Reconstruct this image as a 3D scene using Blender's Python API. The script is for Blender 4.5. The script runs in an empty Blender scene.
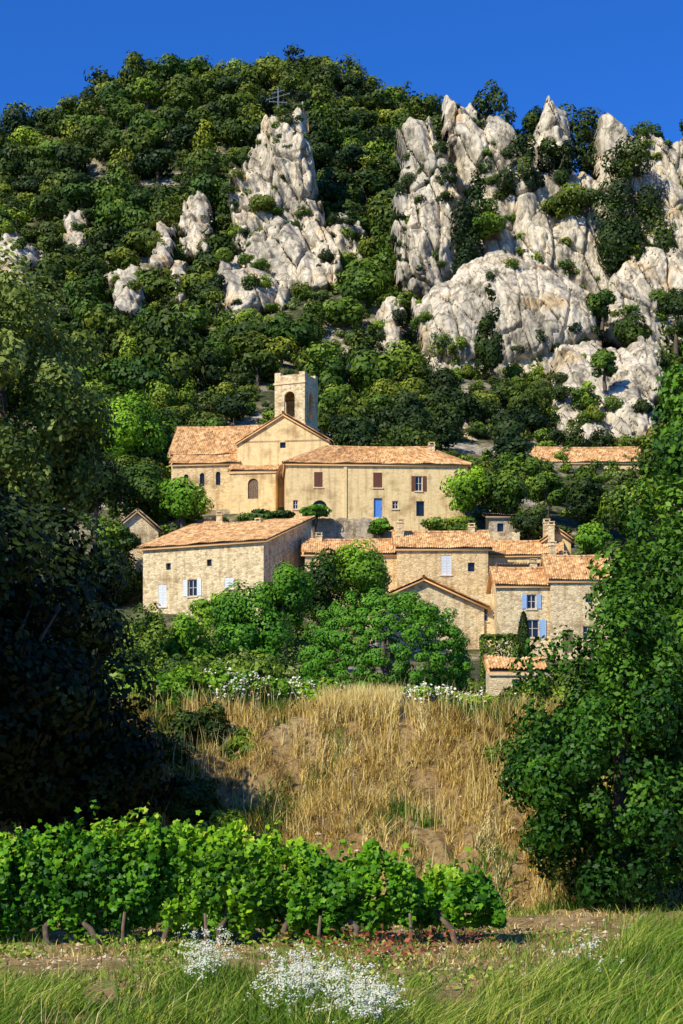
import bpy, math, random
import numpy as np
from mathutils import Vector
rs = np.random.RandomState
F=1800.0; CX=341.5; HY=800.0; CZ=1.7
def wx(px,d): return (px-CX)*d/F
def wz(py,d): return CZ+(HY-py)*d/F
scene=bpy.context.scene
# ------------------------------------------------ basic helpers
def new_mesh(name,V,Q,mats=(),tint=None,uv=None,smooth=False,midx=None):
    V=np.asarray(V,dtype=np.float32).reshape(-1,3); Q=np.asarray(Q,dtype=np.int32)
    k=Q.shape[1]
    me=bpy.data.meshes.new(name)
    me.vertices.add(len(V)); me.vertices.foreach_set("co",V.ravel())
    me.loops.add(Q.size); me.loops.foreach_set("vertex_index",Q.ravel())
    me.polygons.add(len(Q)); me.polygons.foreach_set("loop_start",np.arange(0,Q.size,k,dtype=np.int32))
    if midx is not None: me.polygons.foreach_set("material_index",np.asarray(midx,dtype=np.int32))
    me.update(calc_edges=True)
    if tint is not None:
        a=me.attributes.new("tint",'FLOAT','POINT'); a.data.foreach_set("value",np.asarray(tint,dtype=np.float32))
    if uv is not None:
        l=me.uv_layers.new(name="UVMap"); l.data.foreach_set("uv",np.asarray(uv,dtype=np.float32)[Q.ravel()].ravel())
    if smooth: me.polygons.foreach_set("use_smooth",np.ones(len(Q),dtype=bool))
    for m in mats: me.materials.append(m)
    return me
def pmesh(name,V,Fs,mats=(),smooth=False):
    me=bpy.data.meshes.new(name); me.from_pydata([tuple(v) for v in V],[],[tuple(f) for f in Fs]); me.update()
    for m in mats: me.materials.append(m)
    if smooth:
        for p in me.polygons: p.use_smooth=True
    return me
def add(name,data=None,parent=None,loc=(0,0,0),rot=0.0,label=None,cat=None,group=None,kind=None):
    o=bpy.data.objects.new(name,data); scene.collection.objects.link(o)
    o.location=loc; o.rotation_euler=(0,0,rot)
    if parent: o.parent=parent
    if label: o["label"]=label
    if cat: o["category"]=cat
    if group: o["group"]=group
    if kind: o["kind"]=kind
    return o
def box(V,Fs,x0,x1,y0,y1,z0,z1):
    b=len(V)
    V+= [(x0,y0,z0),(x1,y0,z0),(x1,y1,z0),(x0,y1,z0),(x0,y0,z1),(x1,y0,z1),(x1,y1,z1),(x0,y1,z1)]
    Fs+=[(b,b+3,b+2,b+1),(b+4,b+5,b+6,b+7),(b,b+1,b+5,b+4),(b+1,b+2,b+6,b+5),(b+2,b+3,b+7,b+6),(b+3,b,b+4,b+7)]
def tube(V,Fs,pts,rad,n=7):
    b=len(V); pts=[Vector(p) for p in pts]
    for i,p in enumerate(pts):
        t=(pts[min(i+1,len(pts)-1)]-pts[max(i-1,0)]).normalized()
        a=t.cross(Vector((0.31,0.95,0.1))).normalized(); c=t.cross(a)
        for k in range(n):
            an=2*math.pi*k/n
            V.append(tuple(p+(a*math.cos(an)+c*math.sin(an))*rad[i]))
    for i in range(len(pts)-1):
        for k in range(n):
            k2=(k+1)%n
            Fs.append((b+i*n+k,b+i*n+k2,b+(i+1)*n+k2,b+(i+1)*n+k))
    Fs.append(tuple(b+(len(pts)-1)*n+k for k in range(n)))
def hsh(a,b,s):
    v=np.sin(a*127.1+b*311.7+s*74.7)*43758.5453
    return v-np.floor(v)
def vnoise(x,y,s=0):
    xi=np.floor(x);yi=np.floor(y);fx=x-xi;fy=y-yi
    fx=fx*fx*(3-2*fx);fy=fy*fy*(3-2*fy)
    return (hsh(xi,yi,s)*(1-fx)+hsh(xi+1,yi,s)*fx)*(1-fy)+(hsh(xi,yi+1,s)*(1-fx)+hsh(xi+1,yi+1,s)*fx)*fy
def fbm(x,y,s=0,o=4):
    r=0;a=.5
    for i in range(o):
        r=r+a*vnoise(x*2**i,y*2**i,s+i*3.1);a*=.5
    return r-0.47
def tri(u,v,s):
    """continuous, piecewise planar noise on a skewed triangular lattice (flat facets, sharp creases)"""
    k=(u+v)*.366; a=u+k;b=v+k; ai=np.floor(a);bi=np.floor(b);fa=a-ai;fb=b-bi
    h00=hsh(ai,bi,s);h11=hsh(ai+1,bi+1,s);h10=hsh(ai+1,bi,s);h01=hsh(ai,bi+1,s)
    up=h00*(1-fa)+h10*(fa-fb)+h11*fb
    lo=h00*(1-fb)+h01*(fb-fa)+h11*fa
    return np.where(fa>fb,up,lo)
def crackd(u,v,su,sv,seed):
    a=u/su;b=v/sv; ai=np.floor(a);bi=np.floor(b)
    f1=np.full(a.shape,9.);f2=np.full(a.shape,9.);o=np.zeros(a.shape)
    for i in (-1,0,1):
        for j in (-1,0,1):
            ci=ai+i;cj=bi+j; d=np.hypot(a-ci-hsh(ci,cj,seed),b-cj-hsh(ci,cj,seed+1.3))
            m=d<f1; f2=np.where(m,f1,np.minimum(f2,d)); f1=np.where(m,d,f1); o=np.where(m,hsh(ci,cj,seed+2.2),o)
    return f2-f1,o
# ------------------------------------------------ terrain height
COLS=np.array([-600,0,150,300,430,520,600,683,1300.])
ROWS=[(60,[712]*9),(100,[704]*9),(125,[694]*9),
(150,[660,660,655,664,664,660,658,658,660]),
(165,[620,615,605,588,592,600,612,612,620]),
(185,[560,540,520,512,515,522,540,548,560]),
(200,[530,510,492,482,484,488,497,502,520]),
(240,[460,425,402,397,400,410,425,432,460]),
(290,[400,330,312,302,305,315,322,332,400]),
(350,[330,226,206,194,208,270,290,300,380]),
(420,[260,150,90,80,112,230,270,280,360]),
(460,[280,180,125,118,155,260,300,300,380]),
(560,[360,250,220,215,260,330,350,360,430]),
(900,[780]*9),(4500,[797]*9)]
RD=np.array([r[0] for r in ROWS],dtype=float); RP=np.array([r[1] for r in ROWS],dtype=float)
ZT=CZ+(HY-RP)*RD[:,None]/F
def sm(t): t=np.clip(t,0,1); return t*t*(3-2*t)
def height(x,y):
    x=np.asarray(x,dtype=float);y=np.asarray(y,dtype=float)
    yy=np.maximum(y,60.0); px=np.clip(CX+F*x/yy,-600,1299.9)
    ci=np.clip(np.searchsorted(COLS,px,side='right')-1,0,len(COLS)-2)
    cf=sm((px-COLS[ci])/(COLS[ci+1]-COLS[ci]))*0.6+0.4*(px-COLS[ci])/(COLS[ci+1]-COLS[ci])
    yc=np.minimum(yy,4499)
    ri=np.clip(np.searchsorted(RD,yc,side='right')-1,0,len(RD)-2)
    rf=(yc-RD[ri])/(RD[ri+1]-RD[ri])
    zf=(ZT[ri,ci]*(1-cf)+ZT[ri,ci+1]*cf)*(1-rf)+(ZT[ri+1,ci]*(1-cf)+ZT[ri+1,ci+1]*cf)*rf
    foot=27.2+1.4*fbm(x*.5,y*0+3,5)+.02*x
    t=np.clip((y-foot)/(31.6-foot),0,1)
    prof=np.interp(t,[0,.06,.3,.42,.72,.9,1],[0,.18,.44,.50,.93,.99,1.0])
    zn=3.05*prof+ .05*np.clip(y-21.5,0,4)
    m=np.clip((y-33)/27,0,1)
    z=zn*(1-m)+zf*m
    bank=np.clip((y-24.5)/2,0,1)*np.clip((31.6-y)/1.2,0,1)
    rill=np.abs(vnoise(x*1.1+.6*vnoise(x*.7,y*.7,12),y*.35,11)-.5)*2
    z=z+bank*(0.36*fbm(x*.8,y*.8,1)+.45*fbm(x*3,y*3,2)-.42*(1-rill)**3)+ .10*fbm(x*1.5,y*1.5,7)*np.clip((30-y)/4,0,1)+ .09*fbm(x*5,y*5,8)*np.clip((40-y)/4,0,1)
    far=np.clip((y-215)/40,0,1)
    z=z+far*(9*fbm(x*.05,y*.05,4)+2.5*fbm(x*.2,y*.2,9))
    return z
def hz(x,y): return float(height(np.array([x]),np.array([y]))[0])
# ------------------------------------------------ materials
def mat(name):
    m=bpy.data.materials.new(name); m.use_nodes=True
    nt=m.node_tree; b=nt.nodes["Principled BSDF"]; return m,nt,b
def N(nt,t,**k):
    n=nt.nodes.new(t)
    for a,v in k.items():
        if a in n.inputs: n.inputs[a].default_value=v
        else: setattr(n,a,v)
    return n
def ramp(nt,stops,interp='LINEAR'):
    r=nt.nodes.new("ShaderNodeValToRGB"); r.color_ramp.interpolation=interp
    e=r.color_ramp.elements
    while len(e)<len(stops): e.new(0.5)
    for i,(p,c) in enumerate(stops):
        e[i].position=p; e[i].color=(c[0],c[1],c[2],1)
    return r
def mixc(nt,a,b,fac,blend='MIX'):
    m=nt.nodes.new("ShaderNodeMix"); m.data_type='RGBA'; m.blend_type=blend
    for s,v in ((6,a),(7,b),(0,fac)):
        if isinstance(v,bpy.types.NodeSocket): nt.links.new(v,m.inputs[s])
        else: m.inputs[s].default_value=(v if s==0 else (v[0],v[1],v[2],1))
    return m.outputs[2]
def simple(name,c,rough=.7,metal=0,var=.25,scale=6):
    m,nt,b=mat(name)
    tc=N(nt,"ShaderNodeTexCoord"); n=N(nt,"ShaderNodeTexNoise",Scale=scale,Detail=5.0)
    nt.links.new(tc.outputs["Object"],n.inputs["Vector"])
    r=ramp(nt,[(.3,[v*(1-var) for v in c]),(.7,[min(1,v*(1+var)) for v in c])])
    nt.links.new(n.outputs[0],r.inputs[0]); nt.links.new(r.outputs[0],b.inputs["Base Color"])
    b.inputs["Roughness"].default_value=rough; b.inputs["Metallic"].default_value=metal
    return m
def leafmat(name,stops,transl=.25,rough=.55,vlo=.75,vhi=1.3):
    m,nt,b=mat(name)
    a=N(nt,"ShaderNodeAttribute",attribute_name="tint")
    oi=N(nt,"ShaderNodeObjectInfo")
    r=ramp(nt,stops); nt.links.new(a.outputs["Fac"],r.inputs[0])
    hsv=N(nt,"ShaderNodeHueSaturation")
    mr=N(nt,"ShaderNodeMapRange"); mr.inputs[3].default_value=vlo; mr.inputs[4].default_value=vhi
    nt.links.new(oi.outputs["Random"],mr.inputs[0]); nt.links.new(mr.outputs[0],hsv.inputs["Value"])
    mr2=N(nt,"ShaderNodeMapRange"); mr2.inputs[3].default_value=.52; mr2.inputs[4].default_value=.485
    nt.links.new(oi.outputs["Random"],mr2.inputs[0]); nt.links.new(mr2.outputs[0],hsv.inputs["Hue"])
    nt.links.new(r.outputs[0],hsv.inputs["Color"])
    nt.links.new(hsv.outputs[0],b.inputs["Base Color"]); b.inputs["Roughness"].default_value=rough
    b.inputs["Specular IOR Level"].default_value=.2
    if transl>0:
        tr=N(nt,"ShaderNodeBsdfTranslucent"); nt.links.new(hsv.outputs[0],tr.inputs[0])
        mx=N(nt,"ShaderNodeMixShader"); mx.inputs[0].default_value=transl
        nt.links.new(b.outputs[0],mx.inputs[1]); nt.links.new(tr.outputs[0],mx.inputs[2])
        nt.links.new(mx.outputs[0],nt.nodes["Material Output"].inputs[0])
    return m
def stone(name,c1,c2,mortar,scale=3.2,bump=.6,plaster=0.0):
    m,nt,b=mat(name)
    g=N(nt,"ShaderNodeTexCoord")
    mp=N(nt,"ShaderNodeMapping"); mp.inputs["Scale"].default_value=(1,1,1.7)
    nt.links.new(g.outputs["Object"],mp.inputs[0])
    v=N(nt,"ShaderNodeTexVoronoi",Scale=scale); v2=N(nt,"ShaderNodeTexVoronoi",Scale=scale); v2.feature='DISTANCE_TO_EDGE'
    n=N(nt,"ShaderNodeTexNoise",Scale=.6,Detail=6.0); n2=N(nt,"ShaderNodeTexNoise",Scale=14.0,Detail=4.0)
    for q in (v,v2): nt.links.new(mp.outputs[0],q.inputs["Vector"])
    for q in (n,n2): nt.links.new(g.outputs["Object"],q.inputs["Vector"])
    sep=N(nt,"ShaderNodeSeparateColor"); nt.links.new(v.outputs["Color"],sep.inputs[0])
    r=ramp(nt,[(0,c2),(.4,c1),(1,[min(1,x*1.2) for x in c1])]); nt.links.new(sep.outputs[0],r.inputs[0])
    e=ramp(nt,[(0,(0,0,0)),(.09,(1,1,1))]); nt.links.new(v2.outputs["Distance"],e.inputs[0])
    col=mixc(nt,mortar,r.outputs[0],e.outputs[0])
    if plaster: col=mixc(nt,col,c1,plaster)
    rr=ramp(nt,[(.30,(.46,.38,.28)),(.47,(1,1,1)),(.8,(1.0,1.0,1.0))]); nt.links.new(n.outputs[0],rr.inputs[0])
    col=mixc(nt,col,rr.outputs[0],.8,'MULTIPLY')
    mp3=N(nt,"ShaderNodeMapping"); mp3.inputs["Scale"].default_value=(2.2,2.2,.22); nt.links.new(g.outputs["Object"],mp3.inputs[0])
    n5=N(nt,"ShaderNodeTexNoise",Scale=1.0,Detail=5.0); nt.links.new(mp3.outputs[0],n5.inputs["Vector"])
    r5=ramp(nt,[(.36,(.60,.52,.42)),(.49,(1,1,1))]); nt.links.new(n5.outputs[0],r5.inputs[0])
    col=mixc(nt,col,r5.outputs[0],.55,'MULTIPLY')
    rr2=ramp(nt,[(.3,(.76,.76,.76)),(.7,(1.12,1.12,1.12))]); nt.links.new(n2.outputs[0],rr2.inputs[0])
    col=mixc(nt,col,rr2.outputs[0],.75,'MULTIPLY')
    nt.links.new(col,b.inputs["Base Color"]); b.inputs["Roughness"].default_value=.9
    bp=N(nt,"ShaderNodeBump",Strength=bump,Distance=.06); nt.links.new(e.outputs[0],bp.inputs["Height"])
    nt.links.new(bp.outputs[0],b.inputs["Normal"])
    return m
def tilemat(name,stops,dark=(.50,.42,.34)):
    m,nt,b=mat(name)
    uv=N(nt,"ShaderNodeUVMap"); sx=N(nt,"ShaderNodeSeparateXYZ"); nt.links.new(uv.outputs[0],sx.inputs[0])
    def fl(sock,s):
        a=N(nt,"ShaderNodeMath",operation='MULTIPLY'); a.inputs[1].default_value=s; nt.links.new(sock,a.inputs[0])
        f=N(nt,"ShaderNodeMath",operation='FLOOR'); nt.links.new(a.outputs[0],f.inputs[0]); return f.outputs[0]
    cx=N(nt,"ShaderNodeCombineXYZ"); nt.links.new(fl(sx.outputs[0],1/.2),cx.inputs[0]); nt.links.new(fl(sx.outputs[1],1/.36),cx.inputs[1])
    w=N(nt,"ShaderNodeTexWhiteNoise"); w.noise_dimensions='3D'; nt.links.new(cx.outputs[0],w.inputs["Vector"])
    r=ramp(nt,stops); nt.links.new(w.outputs["Value"],r.inputs[0])
    n=N(nt,"ShaderNodeTexNoise",Scale=.9,Detail=5.0); nt.links.new(uv.outputs[0],n.inputs["Vector"])
    rr=ramp(nt,[(.30,dark),(.55,(1,1,1))]); nt.links.new(n.outputs[0],rr.inputs[0])
    col=mixc(nt,r.outputs[0],rr.outputs[0],.8,'MULTIPLY')
    nt.links.new(col,b.inputs["Base Color"]); b.inputs["Roughness"].default_value=.85
    return m
def rockmat():
    m,nt,b=mat("limestone")
    g=N(nt,"ShaderNodeNewGeometry")
    nw=N(nt,"ShaderNodeTexNoise",Scale=.5,Detail=4.0); nt.links.new(g.outputs["Position"],nw.inputs["Vector"])
    va=N(nt,"ShaderNodeVectorMath",operation='MULTIPLY_ADD'); nt.links.new(nw.outputs["Color"],va.inputs[0]); va.inputs[1].default_value=(1.8,1.8,1.8); nt.links.new(g.outputs["Position"],va.inputs[2])
    mp=N(nt,"ShaderNodeMapping"); mp.inputs["Scale"].default_value=(1,1,.16); mp.inputs["Rotation"].default_value=(0,.2,0); nt.links.new(va.outputs[0],mp.inputs[0])
    n=N(nt,"ShaderNodeTexNoise",Scale=.42,Detail=11.0,Roughness=.68); nt.links.new(mp.outputs[0],n.inputs["Vector"])
    r=ramp(nt,[(.35,(.16,.14,.105)),(.42,(.36,.31,.22)),(.48,(.58,.49,.35)),(.55,(.72,.62,.45)),(.7,(.80,.70,.53))]); nt.links.new(n.outputs[0],r.inputs[0])
    n2=N(nt,"ShaderNodeTexNoise",Scale=.12,Detail=5.0); nt.links.new(g.outputs["Position"],n2.inputs["Vector"])
    r2=ramp(nt,[(.38,(.60,.62,.64)),(.48,(1,1,1)),(.57,(1,1,1)),(.65,(.95,.76,.50))]); nt.links.new(n2.outputs[0],r2.inputs[0])
    col=mixc(nt,r.outputs[0],r2.outputs[0],.75,'MULTIPLY')
    for sc,wd,st in ((.36,.035,.75),(1.1,.05,.4)):
        v=N(nt,"ShaderNodeTexVoronoi",Scale=sc); v.feature='DISTANCE_TO_EDGE'
        mq=N(nt,"ShaderNodeMapping"); mq.inputs["Scale"].default_value=(1,1,.3); mq.inputs["Rotation"].default_value=(.1,.3,.2); nt.links.new(va.outputs[0],mq.inputs[0]); nt.links.new(mq.outputs[0],v.inputs["Vector"])
        e=ramp(nt,[(0,(.22,.19,.15)),(wd,(1,1,1))]); nt.links.new(v.outputs[0],e.inputs[0])
        col=mixc(nt,col,e.outputs[0],st,'MULTIPLY')
    n3=N(nt,"ShaderNodeTexNoise",Scale=1.8,Detail=8.0,Roughness=.7); nt.links.new(g.outputs["Position"],n3.inputs["Vector"])
    r3=ramp(nt,[(.36,(.5,.47,.42)),(.47,(1,1,1))]); nt.links.new(n3.outputs[0],r3.inputs[0])
    col=mixc(nt,col,r3.outputs[0],.5,'MULTIPLY')
    nt.links.new(col,b.inputs["Base Color"]); b.inputs["Roughness"].default_value=.95
    b.inputs["Specular IOR Level"].default_value=.1
    bp=N(nt,"ShaderNodeBump",Strength=.4,Distance=.3); nt.links.new(n3.outputs[0],bp.inputs["Height"]); nt.links.new(bp.outputs[0],b.inputs["Normal"])
    return m
def earthmat():
    m,nt,b=mat("dry_earth")
    g=N(nt,"ShaderNodeNewGeometry")
    n=N(nt,"ShaderNodeTexNoise",Scale=.8,Detail=9.0,Roughness=.65); n2=N(nt,"ShaderNodeTexNoise",Scale=7.0,Detail=8.0,Roughness=.75)
    for q in (n,n2): nt.links.new(g.outputs["Position"],q.inputs["Vector"])
    r=ramp(nt,[(.3,(.30,.17,.05)),(.42,(.62,.39,.13)),(.56,(.80,.53,.21)),(.75,(.88,.66,.32))]); nt.links.new(n.outputs[0],r.inputs[0])
    r2=ramp(nt,[(.37,(.26,.22,.16)),(.48,(.85,.85,.85)),(.62,(1.15,1.15,1.15))]); nt.links.new(n2.outputs[0],r2.inputs[0])
    col=mixc(nt,r.outputs[0],r2.outputs[0],.95,'MULTIPLY')
    nt.links.new(col,b.inputs["Base Color"]); b.inputs["Roughness"].default_value=1
    bp=N(nt,"ShaderNodeBump",Strength=1,Distance=.25); nt.links.new(n2.outputs[0],bp.inputs["Height"]); nt.links.new(bp.outputs[0],b.inputs["Normal"])
    return m
def scrubmat():
    m,nt,b=mat("scrub_ground")
    g=N(nt,"ShaderNodeNewGeometry")
    n=N(nt,"ShaderNodeTexNoise",Scale=.08,Detail=9.0,Roughness=.7); n2=N(nt,"ShaderNodeTexNoise",Scale=1.1,Detail=7.0,Roughness=.7)
    for q in (n,n2): nt.links.new(g.outputs["Position"],q.inputs["Vector"])
    r=ramp(nt,[(.3,(.03,.045,.01)),(.48,(.09,.10,.02)),(.54,(.32,.27,.14)),(.62,(.66,.56,.40))]); nt.links.new(n.outputs[0],r.inputs[0])
    r2=ramp(nt,[(.35,(.25,.25,.25)),(.6,(1.1,1.1,1.1))]); nt.links.new(n2.outputs[0],r2.inputs[0])
    col=mixc(nt,r.outputs[0],r2.outputs[0],.85,'MULTIPLY')
    nt.links.new(col,b.inputs["Base Color"]); b.inputs["Roughness"].default_value=1
    bp=N(nt,"ShaderNodeBump",Strength=1,Distance=.6); nt.links.new(n2.outputs[0],bp.inputs["Height"]); nt.links.new(bp.outputs[0],b.inputs["Normal"])
    return m
M_earth=earthmat(); M_scrub=scrubmat(); M_rock=rockmat()
M_pine=leafmat("pine_foliage",[(0,(.010,.024,.002)),(.4,(.055,.090,.006)),(1,(.27,.31,.020))],0,vlo=.55,vhi=1.35)
M_oak=leafmat("oak_foliage",[(0,(.012,.032,.003)),(.4,(.058,.115,.008)),(1,(.26,.36,.022))],0,vlo=.6,vhi=1.4)
M_bright=leafmat("bright_foliage",[(0,(.04,.10,.008)),(.5,(.14,.30,.012)),(1,(.34,.52,.03))],.15)
M_dome=leafmat("umbrella_pine_foliage",[(0,(.03,.10,.006)),(.45,(.075,.21,.008)),(1,(.17,.34,.018))],0)
M_dark=leafmat("dark_foliage",[(0,(.006,.016,.002)),(.5,(.024,.048,.005)),(1,(.11,.15,.014))],0)
M_shade=leafmat("painted_shade_foliage",[(0,(.003,.008,.001)),(.5,(.010,.022,.002)),(1,(.05,.08,.006))],0)  # near-black leaf colours carry the shade of the left tree mass
M_mid=leafmat("broadleaf_foliage",[(0,(.008,.03,.003)),(.45,(.042,.115,.007)),(1,(.18,.33,.018))],.12)
M_olive=leafmat("grey_green_foliage",[(0,(.03,.05,.010)),(.45,(.13,.17,.035)),(1,(.42,.48,.15))],.1)
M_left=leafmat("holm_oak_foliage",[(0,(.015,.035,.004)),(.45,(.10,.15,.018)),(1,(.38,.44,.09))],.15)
M_vine=leafmat("vine_leaf",[(0,(.02,.08,.004)),(.5,(.11,.29,.008)),(.9,(.28,.48,.016)),(1,(.46,.52,.05))],.2,.45)
M_grass=leafmat("green_grass",[(0,(.04,.10,.006)),(.5,(.15,.27,.015)),(1,(.48,.46,.09))],.2)
M_dry=leafmat("dry_grass",[(0,(.26,.15,.035)),(.3,(.60,.39,.10)),(.65,(.88,.62,.20)),(1,(.95,.80,.42))],.1)
M_red=leafmat("withered_leaf",[(0,(.10,.03,.012)),(1,(.38,.15,.045))],.1)
M_white=leafmat("white_blossom",[(0,(.66,.64,.44)),(1,(.92,.90,.74))],.1)
M_bark=simple("bark",(.12,.085,.055),.95,var=.5,scale=12)
M_wall=stone("ochre_rubble",(.90,.63,.30),(.62,.40,.17),(.86,.63,.33))
M_wall2=stone("pale_rubble",(.87,.66,.36),(.52,.36,.18),(.87,.69,.41))
M_wall3=stone("render_ochre",(.95,.68,.32),(.68,.45,.20),(.90,.66,.32),plaster=.5,bump=.3)
M_grey=stone("grey_rubble",(.58,.45,.28),(.34,.26,.15),(.64,.52,.34),scale=3.5)
M_tile=tilemat("canal_tile",[(0,(.36,.16,.06)),(.25,(.60,.31,.115)),(.6,(.76,.44,.175)),(1,(.86,.60,.31))])
M_tileg=tilemat("weathered_tile",[(0,(.20,.13,.08)),(.5,(.38,.26,.14)),(1,(.5,.38,.24))])
M_glass,_nt,_b=mat("window_glass"); _b.inputs["Base Color"].default_value=(.015,.018,.022,1); _b.inputs["Roughness"].default_value=.15
M_blue=simple("blue_paint",(.10,.28,.72),.5,var=.12)
M_lblue=simple("light_blue_paint",(.34,.50,.74),.5,var=.12)
M_pale=simple("pale_blue_paint",(.74,.76,.74),.5,var=.08)
M_brown=simple("brown_paint",(.16,.05,.02),.6,var=.2)
M_wood=simple("old_wood",(.20,.13,.08),.9,var=.4,scale=10)
M_frame=simple("window_frame_paint",(.55,.50,.42),.6,var=.1)
M_trim=simple("dressed_stone",(.78,.58,.33),.9,var=.15,scale=4)
M_pebble=simple("pebble_stone",(.66,.50,.30),.95,var=.45,scale=2)
M_metal=simple("galvanised_steel",(.30,.31,.32),.5,.3,var=.15)
M_bronze=simple("bronze",(.12,.09,.05),.5,.7,var=.2)
# ------------------------------------------------ ground sheet
yr=np.concatenate([np.linspace(-400,0,12),np.linspace(4,12,8),np.arange(12.3,37,.15),np.arange(37,62,1.0),np.arange(62,200,2.5),np.arange(200,470,2.0),np.linspace(475,900,30),np.linspace(1000,4500,12)])
tt=np.concatenate([-np.geomspace(5,.30,14),np.linspace(-.27,.27,270),np.geomspace(.30,5,14)])
Y,T=np.meshgrid(yr,tt,indexing='ij'); X=T*(np.abs(Y)+8)
Z=height(X,Y); nx=len(tt)
idx=np.arange(len(yr)*nx).reshape(len(yr),nx)
Q=np.stack([idx[:-1,:-1],idx[:-1,1:],idx[1:,1:],idx[1:,:-1]],-1).reshape(-1,4)
yc=(Y[:-1,:-1]).ravel(); mi=(yc>37).astype(int)
me=new_mesh("ground",np.stack([X,Y,Z],-1).reshape(-1,3),Q,[M_earth,M_scrub],midx=mi,smooth=True)
add("ground",me,kind="structure",label="dry earth field rising into a scrubby limestone hillside",cat="ground")
# ------------------------------------------------ cliffs
def sdpoly(px,py,poly):
    P=np.array(poly,dtype=float); Qn=np.roll(P,-1,axis=0)
    dmin=np.full(px.shape,1e9); ins=np.zeros(px.shape,bool)
    for a,b in zip(P,Qn):
        ab=b-a; t=np.clip(((px-a[0])*ab[0]+(py-a[1])*ab[1])/max(1e-9,ab@ab),0,1)
        dd=np.hypot(px-a[0]-t*ab[0],py-a[1]-t*ab[1]); dmin=np.minimum(dmin,dd)
        c=((a[1]>py)!=(b[1]>py))&(px<(b[0]-a[0])*(py-a[1])/((b[1]-a[1])+1e-12)+a[0]); ins^=c
    return np.where(ins,dmin,-dmin)
ROCKS=[
([(235,250),(234,205),(242,165),(252,142),(264,128),(275,118),(292,120),(306,117),(314,150),(319,180),(318,205),(330,232),(302,250),(270,254)],322,336,3.2,"tall blocky pale limestone tower rising from the pine woods"),
([(224,316),(218,284),(234,264),(252,240),(280,234),(322,220),(340,245),(337,268),(312,274),(290,289),(262,304),(245,318)],286,318,2.6,"broken sloping limestone shoulder below the tower"),
([(176,240),(182,216),(200,204),(216,212),(214,230),(198,240)],320,335,1.8,"diagonal limestone outcrop half covered by scrub"),
([(146,250),(150,236),(168,226),(178,238),(172,250)],314,328,1.8,"diagonal limestone outcrop half covered by scrub"),
([(112,292),(116,272),(134,264),(150,274),(144,294),(128,298)],292,310,1.8,"ragged limestone outcrop half covered by scrub"),
([(160,298),(160,272),(176,262),(192,270),(190,296)],294,312,1.8,"ragged limestone outcrop half covered by scrub"),
([(-30,268),(0,243),(25,241),(49,250),(42,266),(0,272)],315,325,1.8,"small limestone outcrop between trees"),
([(324,244),(336,224),(364,224),(372,240),(350,252)],318,325,1.8,"small limestone outcrop between trees"),
([(399,282),(396,240),(404,215),(396,180),(398,145),(406,124),(416,132),(425,126),(434,150),(446,170),(454,190),(446,215),(456,240),(453,281),(425,289)],286,300,3,"narrow limestone pinnacle with a split crest"),
([(446,200),(444,150),(443,110),(452,104),(461,110),(473,104),(479,132),(495,130),(512,142),(524,138),(534,126),(546,112),(556,117),(569,114),(576,136),(576,176),(588,182),(585,160),(591,142),(600,122),(608,127),(618,121),(625,144),(634,136),(643,130),(651,146),(660,152),(668,142),(679,141),(692,165),(740,190),(760,340),(660,322),(610,310),(560,290),(520,275),(470,280),(452,240)],284,304,3.5,"long jagged limestone crest with bare peaks"),
([(416,356),(414,300),(436,284),(480,261),(510,256),(545,274),(575,294),(601,320),(596,343),(560,353),(540,360),(500,366),(450,366)],262,278,5,"broad smooth limestone dome streaked with grey"),
([(552,426),(548,380),(556,348),(590,341),(620,351),(654,346),(662,390),(642,424),(600,432)],240,262,2,"fractured limestone outcrop among bushes"),
([(592,324),(601,285),(638,246),(683,211),(740,225),(740,345),(650,337)],272,288,3,"sheer limestone wall under the crest"),
([(380,349),(372,318),(390,301),(406,320),(402,354)],268,275,1.8,"small limestone outcrop between trees"),
([(326,390),(322,370),(340,360),(352,372),(348,392)],240,246,1.8,"small limestone outcrop between trees"),
([(458,454),(454,428),(476,416),(498,436),(496,456)],228,232,1.8,"small limestone outcrop between trees"),
([(58,240),(62,222),(84,216),(94,230),(86,242)],330,338,1.8,"small limestone outcrop between trees"),
]
LEDGE=[]
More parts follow.
